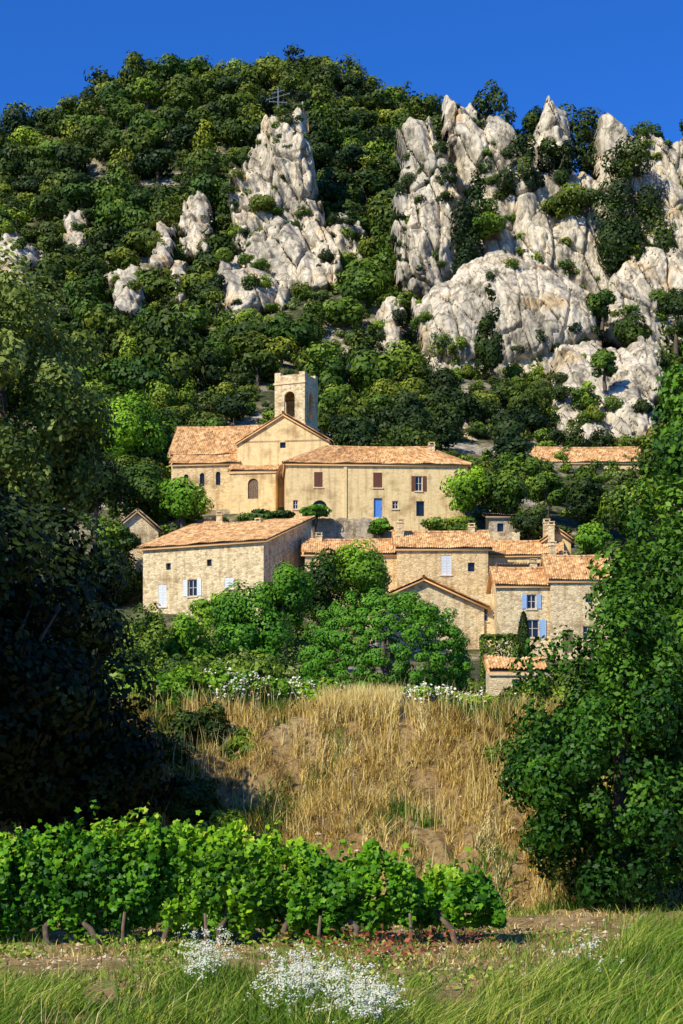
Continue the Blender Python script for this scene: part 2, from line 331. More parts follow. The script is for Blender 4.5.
def build_rock(i,poly,db,dt,T,label):
    P=np.array(poly,dtype=float); g=1.25
    x=np.arange(P[:,0].min()-8,P[:,0].max()+8,g); y=np.arange(P[:,1].min()-8,P[:,1].max()+30,g)
    gx,gy=np.meshgrid(x,y,indexing='xy')
    y0,y1=P[:,1].min(),P[:,1].max()
    d=db+(dt-db)*(y1-gy)/(y1-y0)
    X=(gx-CX)*d/F; Zz=CZ+(HY-gy)*d/F
    big=1.0 if T>=2.6 else .55
    dome=(T==5)
    ux=X+.28*Zz+1.2*fbm(X*.2,Zz*.2,i+.5); uz=Zz-.2*X+1.2*fbm(X*.2+9,Zz*.2,i+.7)
    t1=tri(ux/7.0,uz/17.0,i*3.3); t2=tri(ux/3.1+5,uz/8.5,i*3.3+50); t3=tri(ux/1.2,uz/3.4+3,i*3.3+90); t4=tri(ux/.6,uz/1.3,i*3.3+130)
    c1,o1=crackd(ux,uz,4.2,11.0,i*5.1); c2,o2=crackd(ux+3,uz,1.5,4.4,i*7.7)
    A=(4.6*big,2.8,1.1,.45) if not dome else (3.0,1.1,.55,.3)
    n=A[0]*t1+A[1]*t2+A[2]*t3+A[3]*t4+(1.2*o1*big+.45*o2)*(1 if not dome else .3)-1.3*np.clip(1-c1/.08,0,1)*big*(1 if not dome else .6)-.45*np.clip(1-c2/.10,0,1)+.3*fbm(X*2.2,Zz*2.2,8)
    k=min(1,(y1-y0)/120+.45)
    base=sdpoly(gx,gy,poly); ext=np.maximum(base,np.maximum(sdpoly(gx,gy-14,poly),sdpoly(gx,gy-26,poly)))
    pert=k*((t1-.5)*8+(t2-.5)*13+(t3-.5)*7+(o1-.5)*6+(o2-.5)*3)-2.2*k
    if T<=2: pert=pert-1+12*fbm(gx*.08,gy*.12,i+7)
    sd=ext+pert
    edge=np.clip(sd/2.5,0,1)**.5
    bul=T*(1-np.exp(-np.clip(sd,0,None)/8)) if not dome else 6*np.sqrt(np.clip(base/60,0,1))
    front=np.stack([X,d-(bul+n)*edge,Zz],-1)
    back=np.stack([X,d+(bul*.8+n*.7)*edge+.01,Zz],-1)
    inc=sd>-.3
    h,w=gx.shape; idx=np.arange(h*w).reshape(h,w)
    c=inc[:-1,:-1]&inc[1:,:-1]&inc[:-1,1:]&inc[1:,1:]
    q=np.stack([idx[:-1,:-1],idx[1:,:-1],idx[1:,1:],idx[:-1,1:]],-1)[c]
    V=np.concatenate([front.reshape(-1,3),back.reshape(-1,3)]); Q=np.concatenate([q,q[:,::-1]+h*w])
    u,inv=np.unique(Q.ravel(),return_inverse=True)
    me=new_mesh("cliff",V[u],inv.reshape(-1,4),[M_rock])
    add("cliff",me,kind="structure",label=label,cat="cliff")
    m=inc&(sd>1)&(base>-6)&((fbm(X*.13,Zz*.09,i+60)>(.05 if not dome else .2))|((c1<.08)&(fbm(X*.3,Zz*.3,i+61)>-.04)&(not dome))|((base<9)&(gy>(y0+y1)/2)&(fbm(X*.3,Zz*.3,i+63)>-.1)))
    pts=front[m]
    r=rs(i); nn=int(len(pts)*(.013 if T>2 else .018))
    if nn: 
        for p in pts[r.choice(len(pts),nn,replace=False)]: LEDGE.append((p[0],p[1]+.3,p[2]-.5,r.choice([r.uniform(.35,.9),r.uniform(.6,2.0)])))
for i,(p,db,dt,T_,lb) in enumerate(ROCKS): build_rock(i,p,db,dt,T_,lb)
# ------------------------------------------------ foliage
def leaves_from(rng,C,Nn,L,Wr=.55):
    n=len(C)
    t=np.cross(Nn,rng.normal(size=(n,3))); t/=np.linalg.norm(t,axis=1,keepdims=True)+1e-9
    b=np.cross(Nn,t)
    l=(L*rng.uniform(.65,1.35,n))[:,None]
    V=np.stack([C+t*l,C+b*l*Wr,C-t*l,C-b*l*Wr],1).reshape(-1,3)
    Q=np.arange(4*n).reshape(n,4)
    return V,Q
def crown(rng,rx,ry,rz,nl,L,ncl=26,cone=0.0,clr=.34,Wr=.6,solid=.5,top=0.15,shell=.5,nz=.4,tl=.3,fib=False,cv=.55):
    if fib:
        i_=np.arange(ncl)+.5; ph=np.arccos(1-2*i_/ncl); th=math.pi*(1+5**.5)*i_
        d=np.stack([np.cos(th)*np.sin(ph),np.sin(th)*np.sin(ph),np.cos(ph)],1)+rng.normal(size=(ncl,3))*.04
        rad=rng.uniform(.92,1.04,ncl)*(1.02-clr); cv=.25
    else:
        d=rng.normal(size=(ncl,3)); d/=np.linalg.norm(d,axis=1,keepdims=True)
        rad=rng.uniform(.15,1,ncl)**shell*(1.02-clr)
    c=d*rad[:,None]; c[:,2]=np.where(c[:,2]<0,c[:,2]*.85,c[:,2])
    if cone>0:
        c[:,2]=rng.uniform(-.9,.9,ncl); f=1-cone*(c[:,2]+1)/2
        c[:,:2]=d[:,:2]*f[:,None]*.75
        cr=clr*(f*.8+.25)*rng.uniform(.8,1.2,ncl)
    else: cr=clr*rng.uniform(.6 if not fib else .85,1.3,ncl)
    k=rng.choice(ncl,nl,p=cr**2/np.sum(cr**2))
    dd=rng.normal(size=(nl,3)); dd/=np.linalg.norm(dd,axis=1,keepdims=True)
    r=cr[k]*rng.uniform(solid,1.08,nl)**.6
    p=c[k]+dd*r[:,None]*np.array([1,1,.8])
    S=np.array([rx,ry,rz]); P=p*S
    nn=dd*1.0+p*.6+rng.normal(size=(nl,3))*nz+np.array([0,0,top]); nn/=np.linalg.norm(nn,axis=1,keepdims=True)
    V,Q=leaves_from(rng,P,nn,L,Wr)
    ct=rng.uniform(.0,.9,ncl)
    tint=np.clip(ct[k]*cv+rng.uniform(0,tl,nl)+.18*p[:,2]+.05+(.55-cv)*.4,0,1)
    return V,Q,np.repeat(tint,4),c*S
def tree_px(x0,y0,x1,y1,d,m,label,seed,dens=1.0,L=None,ncl=26,cone=0,name="tree",cat="tree",group=None,clr=.34,depthr=None,basez=None,cap=30000,shell=.5,grow=1.06,solid=.5,nz=.4,tl=.3,limbs=7,fib=False):
    rng=rs(seed); s=d/F
    X=wx((x0+x1)/2,d); zt=wz(y0,d); zb=wz(y1,d); rx=(x1-x0)*s/2*grow; rz=(zt-zb)/2*grow
    ry=depthr or rx
    g=hz(X,d) if basez is None else basez
    L=L or max(.055,d*.00105)
    area=4*math.pi*((rx*rz)**.8*.5+.5*(rx*ry)**.8)
    nl=int(min(cap,area*2.6*dens/(L*L*1.2)))
    V,Q,tn,cc=crown(rng,rx,ry,rz,nl,L,ncl,cone,clr,shell=shell,solid=solid,nz=nz,tl=tl,fib=fib)
    cz=(zt+zb)/2-g
    e=add(name,None,loc=(X,d,g),label=label,cat=cat,group=group)
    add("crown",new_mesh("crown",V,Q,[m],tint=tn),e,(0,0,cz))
    TV=[];TF=[]; r0=max(.08,min(.3,rx*.09))
    wob=rng.normal(size=(6,2))*rx*.05
    hh=[-.4,.35*cz,.7*cz,cz,cz+rz*.45]; tube(TV,TF,[(wob[i][0]*(i>0),wob[i][1]*(i>0),h) for i,h in enumerate(hh)],[r0*1.3,r0,r0*.8,r0*.6,r0*.2],8)
    for j in rng.choice(len(cc),min(limbs,len(cc)),replace=False):
        a=cc[j]*.9; z0=cz*.55 if cz>rz else cz-rz*.4
        tube(TV,TF,[(0,0,z0),(a[0]*.45,a[1]*.45,(z0+cz+a[2])/2),(a[0],a[1],cz+a[2])],[r0*.4,r0*.25,r0*.06],6)
    add("trunk",pmesh("trunk",TV,TF,[M_bark],True),e)
    return e
VAR=[]
for i in range(9):
    rng=rs(100+i)
    cone=[0,0,0,.0,.35,0,0,.55,0][i]
    rz=[.85,.95,.75,1.0,1.15,.9,.8,1.3,.95][i]
    V,Q,tn,cc=crown(rng,1,1,rz,1000,.092,ncl=[16,22,14,26,28,20,14,32,22][i],cone=cone,clr=[.40,.36,.42,.35,.35,.38,.43,.35,.37][i],solid=.75,shell=.35,nz=.28,tl=.15,cv=.38)
    V=V+np.array([0,0,rz*.92])
    TV=[];TF=[]; tube(TV,TF,[(0,0,-.5),(.03,0,.4),(0,.04,rz)],[.09,.07,.03],4)
    TV=np.array(TV);TQ=np.array([f for f in TF if len(f)==4])
    VAR.append((np.concatenate([V,TV]),np.concatenate([Q,TQ+len(V)]),np.concatenate([tn,np.zeros(len(TV))]),np.concatenate([np.zeros(len(Q),int),np.ones(len(TQ),int)])))
PV=np.array([1,1,1,1,.35,1,1,.25,1.]);PV/=PV.sum()
rng=rs(5)
cell={}
def ok(x,y,r):
    k=(int(x//8),int(y//8))
    for a in (-1,0,1):
        for b in (-1,0,1):
            for (u,v,w) in cell.get((k[0]+a,k[1]+b),[]):
                if (u-x)**2+(v-y)**2<(.60*(r+w))**2: return False
    cell.setdefault(k,[]).append((x,y,r)); return True
N0=9000
dd_=np.sqrt(rng.uniform(196**2,440**2,N0)); pp=rng.uniform(-80,770,N0); rr_=1.3+3.8*rng.uniform(0,1,N0)**1.5
o=np.argsort(-rr_*rng.uniform(.4,1,N0)); dd_=dd_[o];pp=pp[o];rr_=rr_[o]
rr_=np.where(dd_<235,np.minimum(rr_,2.7),rr_)
xx=(pp-CX)*dd_/F; zz=height(xx,dd_)
dens=fbm(xx*.045,dd_*.045,21)
keep=np.ones(N0,bool)
keep&=~((dens<-.11-.06*(pp>300))&(rng.uniform(0,1,N0)<.85))
for frac in (.15,.6,1.0,1.5,1.9):
    pyt=HY-(zz+rr_*frac-CZ)*F/dd_
    for (poly,db,dt,T_,lb) in ROCKS:
        P=np.array(poly); yb=P[:,1].max(); yt=P[:,1].min()
        dl=db+(dt-db)*(yb-pyt)/(yb-yt)
        for off in (-.7,0,.7):
            sd=sdpoly(pp+off*rr_*F/dd_,pyt,poly)
            keep&=~((sd>8)&(dd_<dl+4)&(rng.uniform(0,1,N0)<.94))
keep&=~((dd_<206)&(pp>158)&(pp<345))
keep&=~((dd_<222)&(pp>525)&(pp<650))
trees=[]
for i in np.nonzero(keep)[0]:
    if ok(xx[i],dd_[i],rr_[i]): trees.append((xx[i],dd_[i],zz[i],rr_[i],int(rng.choice(9,p=PV)),rng.uniform(0,6.28)))
trees.sort(key=lambda t:-(t[3]/t[1]))
vmesh=[]
for i,(V,Q,tn,mi) in enumerate(VAR):
    for k,m in enumerate((M_pine,M_oak,M_dark)):
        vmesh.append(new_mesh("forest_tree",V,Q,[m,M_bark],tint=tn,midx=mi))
NI=270
inf=[t for t in trees if 0<CX+F*t[0]/t[1]<683]
ind=inf[:NI]; inds=set(id(t) for t in ind)
def kindof(x,y): 
    v=float(vnoise(np.array([x*.07]),np.array([y*.07]),31)[0])+rng.uniform(-.25,.25)
    return 2 if v<.22 else (0 if v<.62 else 1)
for t in ind:
    k=kindof(t[0],t[1])
    o=add(("pine_tree","oak_tree","pine_tree")[k],vmesh[t[4]*3+k],loc=(t[0],t[1],t[2]),rot=t[5],
      label=("rounded Aleppo pine on the limestone hillside","leafy holm oak on the limestone hillside","dark green pine on the limestone hillside")[k],cat="tree",group="trees covering the hillside")
    o.scale=(t[3],t[3],t[3]*rng.uniform(.8,1.15))
rest=[t for t in trees if id(t) not in inds]
def merge(items,name,mats,label,cat):
    AV=[];AQ=[];AT=[];AM=[];off=0; nm=len(mats)-1
    for (x,y,z,r,v,a) in items:
        V,Q,tn,mi=VAR[v]
        c,s=math.cos(a),math.sin(a); sc=np.array([r,r,r*rng.uniform(.8,1.15)])
        W=V*sc; W=np.stack([W[:,0]*c-W[:,1]*s+x,W[:,0]*s+W[:,1]*c+y,W[:,2]+z],1)
        if r<1.4:
            nq=240; sel=rng.permutation(1000)[:nq]; W=W.reshape(-1,3)[:4000].reshape(-1,4,3)[sel]
            ctr=W.mean(1,keepdims=True); W=(ctr+(W-ctr)*1.9).reshape(-1,3); Q=np.arange(len(W)).reshape(-1,4); tn=tn[:4000].reshape(-1,4)[sel].ravel(); mi=np.zeros(len(Q),int)
        AV.append(W);AQ.append(Q+off);AT.append(np.clip(tn+rng.uniform(-.25,.25),0,1))
        k=kindof(x,y)%nm
        AM.append(np.where(mi==1,nm,k));off+=len(W)
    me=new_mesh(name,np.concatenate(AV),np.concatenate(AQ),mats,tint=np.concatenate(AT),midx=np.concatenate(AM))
    add(name,me,kind="stuff",label=label,cat=cat)
merge(rest,"forest",[M_pine,M_oak,M_dark,M_bark],"dense pine and oak woodland covering the hill","forest")
n=3000
d=np.sqrt(rng.uniform(165**2,420**2,n)); p=rng.uniform(-40,720,n); r=rng.uniform(.7,1.38,n); x=(p-CX)*d/F; z=height(x,d)
kp=np.ones(n,bool); pt=HY-(z+r-CZ)*F/d
for (poly,db,dt,T_,lb) in ROCKS:
    P=np.array(poly); dl=db+(dt-db)*(P[:,1].max()-pt)/(P[:,1].max()-P[:,1].min())
    kp&=~((sdpoly(p,pt,poly)>5)&(d<dl+3)&(rng.uniform(0,1,n)<.85))
kp&=~((d<200)&(p>150)&(p<475)); kp&=~((d<182)&(p>100)&(p<620))
it=[(x[i],d[i],z[i]-.3,r[i],int(rng.randint(4)),rng.uniform(0,6.28)) for i in np.nonzero(kp)[0]]
m=1100; d=rng.uniform(104,158,m); p=rng.uniform(-20,700,m); r=rng.uniform(.7,2.0,m); x=(p-CX)*d/F; z=height(x,d); tp=HY-(z+r*1.9-CZ)*F/d
lim=np.where((p>140)&(p<300),602,np.where((p>=300)&(p<480),660,np.where((p>=480)&(p<610),668,600)))
kk=(tp>lim)&~((p>355)&(p<615)&(d>143))&~((p>474)&(p<560)&(d<126))&~((p>130)&(p<275)&(d>153))
it+=[(x[i],d[i],z[i]-.3,r[i],int(rng.randint(4)),rng.uniform(0,6.28)) for i in np.nonzero(kk)[0]]
for (a0,a1,b0,b1,q) in ((100,205,166,186,70),(205,300,178,184,14),(372,520,164,169,26),(372,530,172,178,34),(560,700,160,182,60),(610,700,140,160,30),(145,300,143,153,40),(530,650,206,211,26)):
    for _ in range(q):
        pxx=rng.uniform(a0,a1); dq=rng.uniform(b0,b1); xq=wx(pxx,dq); it.append((xq,dq,hz(xq,dq)-.3,rng.uniform(.45,1.0),int(rng.randint(4)),rng.uniform(0,6.28)))
merge(it,"scrub",[M_oak,M_olive,M_oak,M_bark],"low evergreen scrub and bushes between the trees","scrub")
merge([(a,b,c,r,int(rng.randint(4)),rng.uniform(0,6.28)) for (a,b,c,r) in LEDGE],"ledge_bushes",[M_oak,M_dark,M_pine,M_bark],"small bushes rooted in limestone cracks and ledges","bushes")
print("trees",len(trees),"ledge",len(LEDGE))
# ------------------------------------------------ buildings
SIDES={0:lambda W,D:((0,0),(1,0),(0,1),W),1:lambda W,D:((W,0),(0,1),(-1,0),D),2:lambda W,D:((W,D),(-1,0),(0,-1),W),3:lambda W,D:((0,D),(0,-1),(1,0),D)}
def wall_side(V,Fs,o,u,inn,L,H,ops,z0=-3.0,rev=.28):
    xs=sorted({0,L}|{q[0] for q in ops}|{q[0]+q[2] for q in ops}); zs=sorted({z0,H}|{q[1] for q in ops}|{q[1]+q[3] for q in ops})
    def P(a,z,dp=0): return (o[0]+u[0]*a+inn[0]*dp,o[1]+u[1]*a+inn[1]*dp,z)
    ix={}
    def vi(a,z):
        if (a,z) not in ix: ix[(a,z)]=len(V); V.append(P(a,z))
        return ix[(a,z)]
    for i in range(len(xs)-1):
        for j in range(len(zs)-1):
            mx=(xs[i]+xs[i+1])/2; mz=(zs[j]+zs[j+1])/2
            if any(q[0]<mx<q[0]+q[2] and q[1]<mz<q[1]+q[3] for q in ops): continue
            Fs.append((vi(xs[i],zs[j]),vi(xs[i+1],zs[j]),vi(xs[i+1],zs[j+1]),vi(xs[i],zs[j+1])))
    for q in ops:
        a0,b0,w,h=q[:4]; arch=len(q)>5 and q[5]
        if arch:
            r=w/2; c=b0+h-r; arc=[(a0+r-r*math.cos(math.pi*k/12),c+r*math.sin(math.pi*k/12)) for k in range(13)]
            path=[(a0,b0)]+arc+[(a0+w,b0)]
            for half,cor in ((arc[:7],(a0,b0+h)),(arc[6:],(a0+w,b0+h))):
                b=len(V); V.append(P(*cor)); 
                for t in half: V.append(P(*t))
                for k in range(len(half)-1): Fs.append((b,b+k+1,b+k+2))
        else: path=[(a0,b0),(a0,b0+h),(a0+w,b0+h),(a0+w,b0)]
        path=path+[path[0]]
        for k in range(len(path)-1):
            b=len(V); V+= [P(*path[k]),P(*path[k+1]),P(*path[k+1],dp=rev),P(*path[k],dp=rev)]; Fs.append((b,b+1,b+2,b+3))
def roof_slope(acc,a,b,c,d_,thick=.12):
    a,b,c,d_=[np.array(v,dtype=float) for v in (a,b,c,d_)]
    L=np.linalg.norm(b-a); S=np.linalg.norm((d_+c)/2-(a+b)/2)
    nu=max(4,int(L/.05)); rows=max(2,int(S/.36))
    nrm=np.cross(b-a,(d_+c)/2-(a+b)/2); nrm/=np.linalg.norm(nrm)
    us=np.linspace(0,1,nu+1); vs=[];hs=[]
    for k in range(rows): vs+=[k/rows,(k+1)/rows-.002]; hs+=[.03,.0]
    vs=np.array(vs);hs=np.array(hs)
    e=(1-us)[:,None]*a+us[:,None]*b; r=(1-us)[:,None]*d_+us[:,None]*c
    P=e[:,None,:]*(1-vs)[None,:,None]+r[:,None,:]*vs[None,:,None]
    wob=.035*np.sin(us*L*.9+1)[:,None]+.03*np.sin(us*L*2.3)[:,None]-.12*(np.sin(math.pi*us)[:,None])*vs[None,:]
    hh=.045*np.cos(us*L/.2*2*math.pi)[:,None]+hs[None,:]+wob
    P=P+nrm*hh[...,None]
    n1,n2=len(us),len(vs); idx=np.arange(n1*n2).reshape(n1,n2)
    Q=np.stack([idx[:-1,:-1],idx[1:,:-1],idx[1:,1:],idx[:-1,1:]],-1).reshape(-1,4)
    UV=np.stack([np.repeat(us*L,n2)+a[0]*3.1,np.tile(vs*S,n1)+a[1]*1.7],1)
    off=acc['n']; acc['V'].append(P.reshape(-1,3));acc['Q'].append(Q+off);acc['U'].append(UV);acc['n']+=n1*n2
    off=acc['n']; t=[a-nrm*.16,b-nrm*.16,c-nrm*.16,d_-nrm*.16]; lo=[v-nrm*thick for v in t]
    acc['V'].append(np.array(t+lo)); acc['U'].append(np.zeros((8,2)))
    acc['Q'].append(np.array([[0,1,5,4],[1,2,6,5],[2,3,7,6],[3,0,4,7],[7,6,5,4]])+off);acc['n']+=8
def ridge(acc,p,q,r=.13):
    V=[];Fs=[]; p=Vector(p);q=Vector(q); nn=8
    pts=[p.lerp(q,k/nn)-Vector((0,0,.10*math.sin(math.pi*k/nn))) for k in range(nn+1)]
    tube(V,Fs,pts,[r]*(nn+1),8); Fs=[f for f in Fs if len(f)==4 and max(f)-min(f)<20]
    acc['V'].append(np.array(V));acc['U'].append(np.array([[v[0]+v[1],.5] for v in V]));acc['Q'].append(np.array(Fs)+acc['n']);acc['n']+=len(V)
def window(e,W,D,side,q,bo):
    o,u,inn,L=SIDES[side](W,D); a0,b0,w,h,kind=q[:5]
    ang=math.atan2(u[1],u[0]); x=bo[0]+o[0]+u[0]*a0; y=bo[1]+o[1]+u[1]*a0; z=bo[2]+b0
    if kind=='void': return
    V=[];Fs=[]
    if 'door' in kind:
        m=M_blue if 'blue' in kind else M_wood
        nb=4
        for k in range(nb): box(V,Fs,w*k/nb+.01,w*(k+1)/nb-.01,.16,.22,0,h)
        ob=add("door",pmesh("door",V,Fs,[m]),e,(x,y,z),ang)
        V=[];Fs=[]; box(V,Fs,w*.82,w*.88,.10,.16,h*.45,h*.55); add("handle",pmesh("handle",V,Fs,[M_metal]),ob)
    elif kind=='dark':
        V=[(0,.26,0),(w,.26,0),(w,.26,h),(0,.26,h)];Fs=[(0,1,2,3)]
        ob=add("window",pmesh("window",V,Fs,[M_glass]),e,(x,y,z),ang)
    else:
        V=[(0,.2,0),(w,.2,0),(w,.2,h),(0,.2,h)];Fs=[(0,1,2,3)]
        ob=add("window",pmesh("window",V,Fs,[M_glass]),e,(x,y,z),ang)
        V=[];Fs=[]; t=.07
        box(V,Fs,0,t,.12,.19,0,h);box(V,Fs,w-t,w,.12,.19,0,h);box(V,Fs,t,w-t,.12,.19,0,t);box(V,Fs,t,w-t,.12,.19,h-t,h)
        box(V,Fs,w/2-t/2,w/2+t/2,.13,.18,t,h-t);box(V,Fs,t,w/2-t/2,.14,.17,h*.5,h*.5+.05);box(V,Fs,w/2+t/2,w-t,.14,.17,h*.5,h*.5+.05)
        add("frame",pmesh("frame",V,Fs,[M_frame]),ob)
        V=[];Fs=[]; box(V,Fs,-.1,w+.1,-.09,.1,-.12,0-.003); add("sill",pmesh("sill",V,Fs,[M_trim]),ob)
        for kk,m in {'blue':M_lblue,'pale':M_pale,'brown':M_brown}.items():
            if kk in kind:
                if 'closed' in kind: rngs=[(0.01,w/2-.01,.03,.08),(w/2+.01,w-.01,.03,.08)]
                else: rngs=[(-w/2-.04,-.04,-.08,-.03),(w+.04,w*1.5+.04,-.08,-.03)]
                for (s0,s1,y0,y1) in rngs:
                    V=[];Fs=[]; nsl=max(4,int(h/.14))
                    box(V,Fs,s0,s0+.06,y0,y1,0,h);box(V,Fs,s1-.06,s1,y0,y1,0,h)
                    for k in range(nsl): box(V,Fs,s0+.06,s1-.06,y0+.012,y1-.005,h*k/nsl+.012,h*(k+1)/nsl-.004)
                    add("shutter",pmesh("shutter",V,Fs,[m]),ob)
def chimney(parent,x,y,z,h=1.1,w=.6,m=None):
    V=[];Fs=[]; box(V,Fs,x-w/2,x+w/2,y-w/2,y+w/2,z-1.2,z+h); box(V,Fs,x-w/2-.06,x+w/2+.06,y-w/2-.06,y+w/2+.06,z+h+.002,z+h+.1)
    box(V,Fs,x-w/2,x-w/2+.1,y-w/2,y+w/2,z+h+.103,z+h+.3);box(V,Fs,x+w/2-.1,x+w/2,y-w/2,y+w/2,z+h+.103,z+h+.3);box(V,Fs,x-w/2-.03,x+w/2+.03,y-w/2-.03,y+w/2+.03,z+h+.303,z+h+.37)
    add("chimney",pmesh("chimney",V,Fs,[m or M_wall2]),parent)
def block(e,x,y,z,W,D,H,R,rt,wm,rm,ops={},oh=.35,chim=(),brot=0):
    if brot:
        e2=add("bell_tower",None,e,(x,y,z),brot); e=e2;x=y=z=0
    V=[];Fs=[]
    for s in range(4):
        o,u,inn,L=SIDES[s](W,D)
        Hs=H+R if (rt=='shed' and s==2) else H
        wall_side(V,Fs,o,u,inn,L,Hs,ops.get(s,[]))
        tr=None
        if rt=='gx' and s in(1,3): tr=[(0,H),(L,H),(L/2,H+R)]
        if rt=='gy' and s in(0,2): tr=[(0,H),(L,H),(L/2,H+R)]
        if rt=='shed' and s==1: tr=[(0,H),(L,H),(L,H+R)]
        if rt=='shed' and s==3: tr=[(0,H),(L,H),(0,H+R)]
        if tr:
            b=len(V)
            for a,zz_ in tr: V.append((o[0]+u[0]*a,o[1]+u[1]*a,zz_))
            Fs.append((b,b+1,b+2))
    if rt=='flat':
        b=len(V);V+= [(0,0,H-.01),(W,0,H-.01),(W,D,H-.01),(0,D,H-.01)];Fs.append((b,b+1,b+2,b+3))
    add("wall",pmesh("wall",V,Fs,[wm]),e,(x,y,z))
    for s,l in ops.items():
        for q in l: window(e,W,D,s,q,(x,y,z))
    if rt in('flat',): return e
    acc={'V':[],'Q':[],'U':[],'n':0}; k=.16
    if rt=='shed':
        g=R/D; roof_slope(acc,(-oh,-oh,H-oh*g+k),(W+oh,-oh,H-oh*g+k),(W+oh,D+.1,H+R+.1*g+k),(-oh,D+.1,H+R+.1*g+k))
    elif rt=='gx':
        g=R/(D/2); 
        roof_slope(acc,(-oh,-oh,H-oh*g+k),(W+oh,-oh,H-oh*g+k),(W+oh,D/2,H+R+k),(-oh,D/2,H+R+k))
        roof_slope(acc,(W+oh,D+oh,H-oh*g+k),(-oh,D+oh,H-oh*g+k),(-oh,D/2,H+R+k),(W+oh,D/2,H+R+k))
        ridge(acc,(-oh,D/2,H+R+k+.03),(W+oh,D/2,H+R+k+.03))
    elif rt=='gy':
        g=R/(W/2)
        roof_slope(acc,(-oh,D+oh,H-oh*g+k),(-oh,-oh,H-oh*g+k),(W/2,-oh,H+R+k),(W/2,D+oh,H+R+k))
        roof_slope(acc,(W+oh,-oh,H-oh*g+k),(W+oh,D+oh,H-oh*g+k),(W/2,D+oh,H+R+k),(W/2,-oh,H+R+k))
        ridge(acc,(W/2,-oh,H+R+k+.03),(W/2,D+oh,H+R+k+.03))
    elif rt=='hip':
        g=R/(D/2); q=D/2
        A=(-oh,-oh,H-oh*g+k);B=(W+oh,-oh,H-oh*g+k);C=(W+oh,D+oh,H-oh*g+k);Dd=(-oh,D+oh,H-oh*g+k);E=(q*.9,q,H+R+k);G=(W-q*.8,q,H+R+k)
        roof_slope(acc,A,B,G,E);roof_slope(acc,B,C,G,G);roof_slope(acc,C,Dd,E,G);roof_slope(acc,Dd,A,E,E)
        ridge(acc,E,G);ridge(acc,A,E);ridge(acc,B,G)
    r=add("roof",new_mesh("roof",np.concatenate(acc['V']),np.concatenate(acc['Q']),[rm],uv=np.concatenate(acc['U'])),e,(x,y,z))
    for c in chim: chimney(r,*c)
    V=[];Fs=[]; 
    if rt!='gy': box(V,Fs,-.05,W+.05,-.14,-.003,H-.28,H-.12); add("cornice",pmesh("cornice",V,Fs,[M_trim]),e,(x,y,z))
    return e
def house(name,label,cat,px,py,d,rot=0):
    return add(name,None,loc=(wx(px,d),d,wz(py,d)),rot=math.radians(rot),label=label,cat=cat)
# church
e=house("church","old stone church with tiled nave, gabled front and square bell tower","church",166,507,189,-7)
block(e,0,2.6,0,9.6,9,6.0,3.6,'gx',M_wall,M_tile)
block(e,.7,0,0,6.9,2.6,4.5,1.4,'shed',M_wall,M_tile,{0:[(1.2,2.0,.5,1.4,'dark',True),(2.9,2.1,.5,1.4,'dark',True),(4.6,2.2,.5,1.4,'dark',True)]})
block(e,7.6,0,0,9.7,12,6.5,2.9,'gy',M_wall3,M_tile,{0:[(4.5,5.9,.6,.8,'dark',True)]},oh=.25)
block(e,7.2,-2.2,0,4.8,2.15,3.2,.9,'shed',M_wall3,M_tile,{0:[(1.9,.3,1.1,2.1,'wood_door',True)]},oh=.25)
tw=block(e,10.2,8.4,0,3.6,3.5,15.4,0,'flat',M_wall2,M_tile,{s:[(1.15,10.7,1.25,2.9,'void',True)] for s in range(4)},brot=math.radians(-16))
for (a0,a1,b0,b1,c0,c1) in ((-.12,3.72,-.12,3.62,9.8,10.0),(-.10,3.7,-.10,-.003,14.4,14.6)):
    V=[];Fs=[]; box(V,Fs,a0,a1,b0,b1,c0,c1); add("cornice",pmesh("cornice",V,Fs,[M_trim]),tw)
for (a,b,hh_) in ((0,0,.32),(2.9,0,.25),(0,2.8,.28),(2.9,2.8,.35)):
    V=[];Fs=[]; box(V,Fs,a,a+.7,b,b+.7,15.385,15.4+hh_)
    add("battlement",pmesh("battlement",V,Fs,[M_wall2]),tw)
V=[];Fs=[]; prof=[(.05,12.9),(.12,12.85),(.2,12.6),(.26,12.2),(.4,11.9),(.42,11.85)]
tube(V,Fs,[(1.77,1.75,z) for r,z in prof],[r for r,z in prof],14)
add("bell",pmesh("bell",V,Fs,[M_bronze],True),tw)
V=[];Fs=[]; box(V,Fs,.3,3.3,1.68,1.82,12.95,13.1); add("bell_beam",pmesh("bell_beam",V,Fs,[M_wood]),tw)
e=house("house","large ochre stone house with long hipped tile roof and brown shutters","house",286,517,179,3)
block(e,0,0,0,18.2,9,5.4,2.4,'hip',M_wall3,M_tile,{0:[(8.7,3.0,.9,1.5,'brown_closed'),(12.9,2.7,.7,1.5,'brown'),(8.75,.05,.85,1.9,'blue_door'),(13.0,.2,.8,1.5,'dark'),(10.6,.9,.6,.8,'plain'),(16.0,3.2,.5,.6,'dark'),(2.8,3.0,.85,1.5,'brown_closed'),(2.6,.1,1.5,1.6,'dark',True),(.7,.8,.5,.9,'plain')]},chim=[(14.9,3.6,7.2,.7)])
V=[];Fs=[]; box(V,Fs,5.75,6.05,-.12,-.003,-3,5.1); add("buttress",pmesh("buttress",V,Fs,[M_wall3]),e)
e=house("house","long stone farmhouse with single pitched tile roof and pale shutters","house",143,610,163,-25)
block(e,0,0,0,12.3,9.5,5.6,3.3,'shed',M_wall2,M_tile,{0:[(1.6,.2,.85,2.0,'pale_closed'),(4.7,1.0,.9,1.5,'pale'),(8.4,1.5,.9,1.0,'pale_closed'),(6.6,3.6,.5,.6,'dark'),(2.4,3.5,.5,.6,'dark')],1:[(4.0,1.2,.7,1.0,'plain'),(7,3.4,.5,.7,'dark')]},oh=.4,chim=[(7.5,8.3,8.1,.5)])
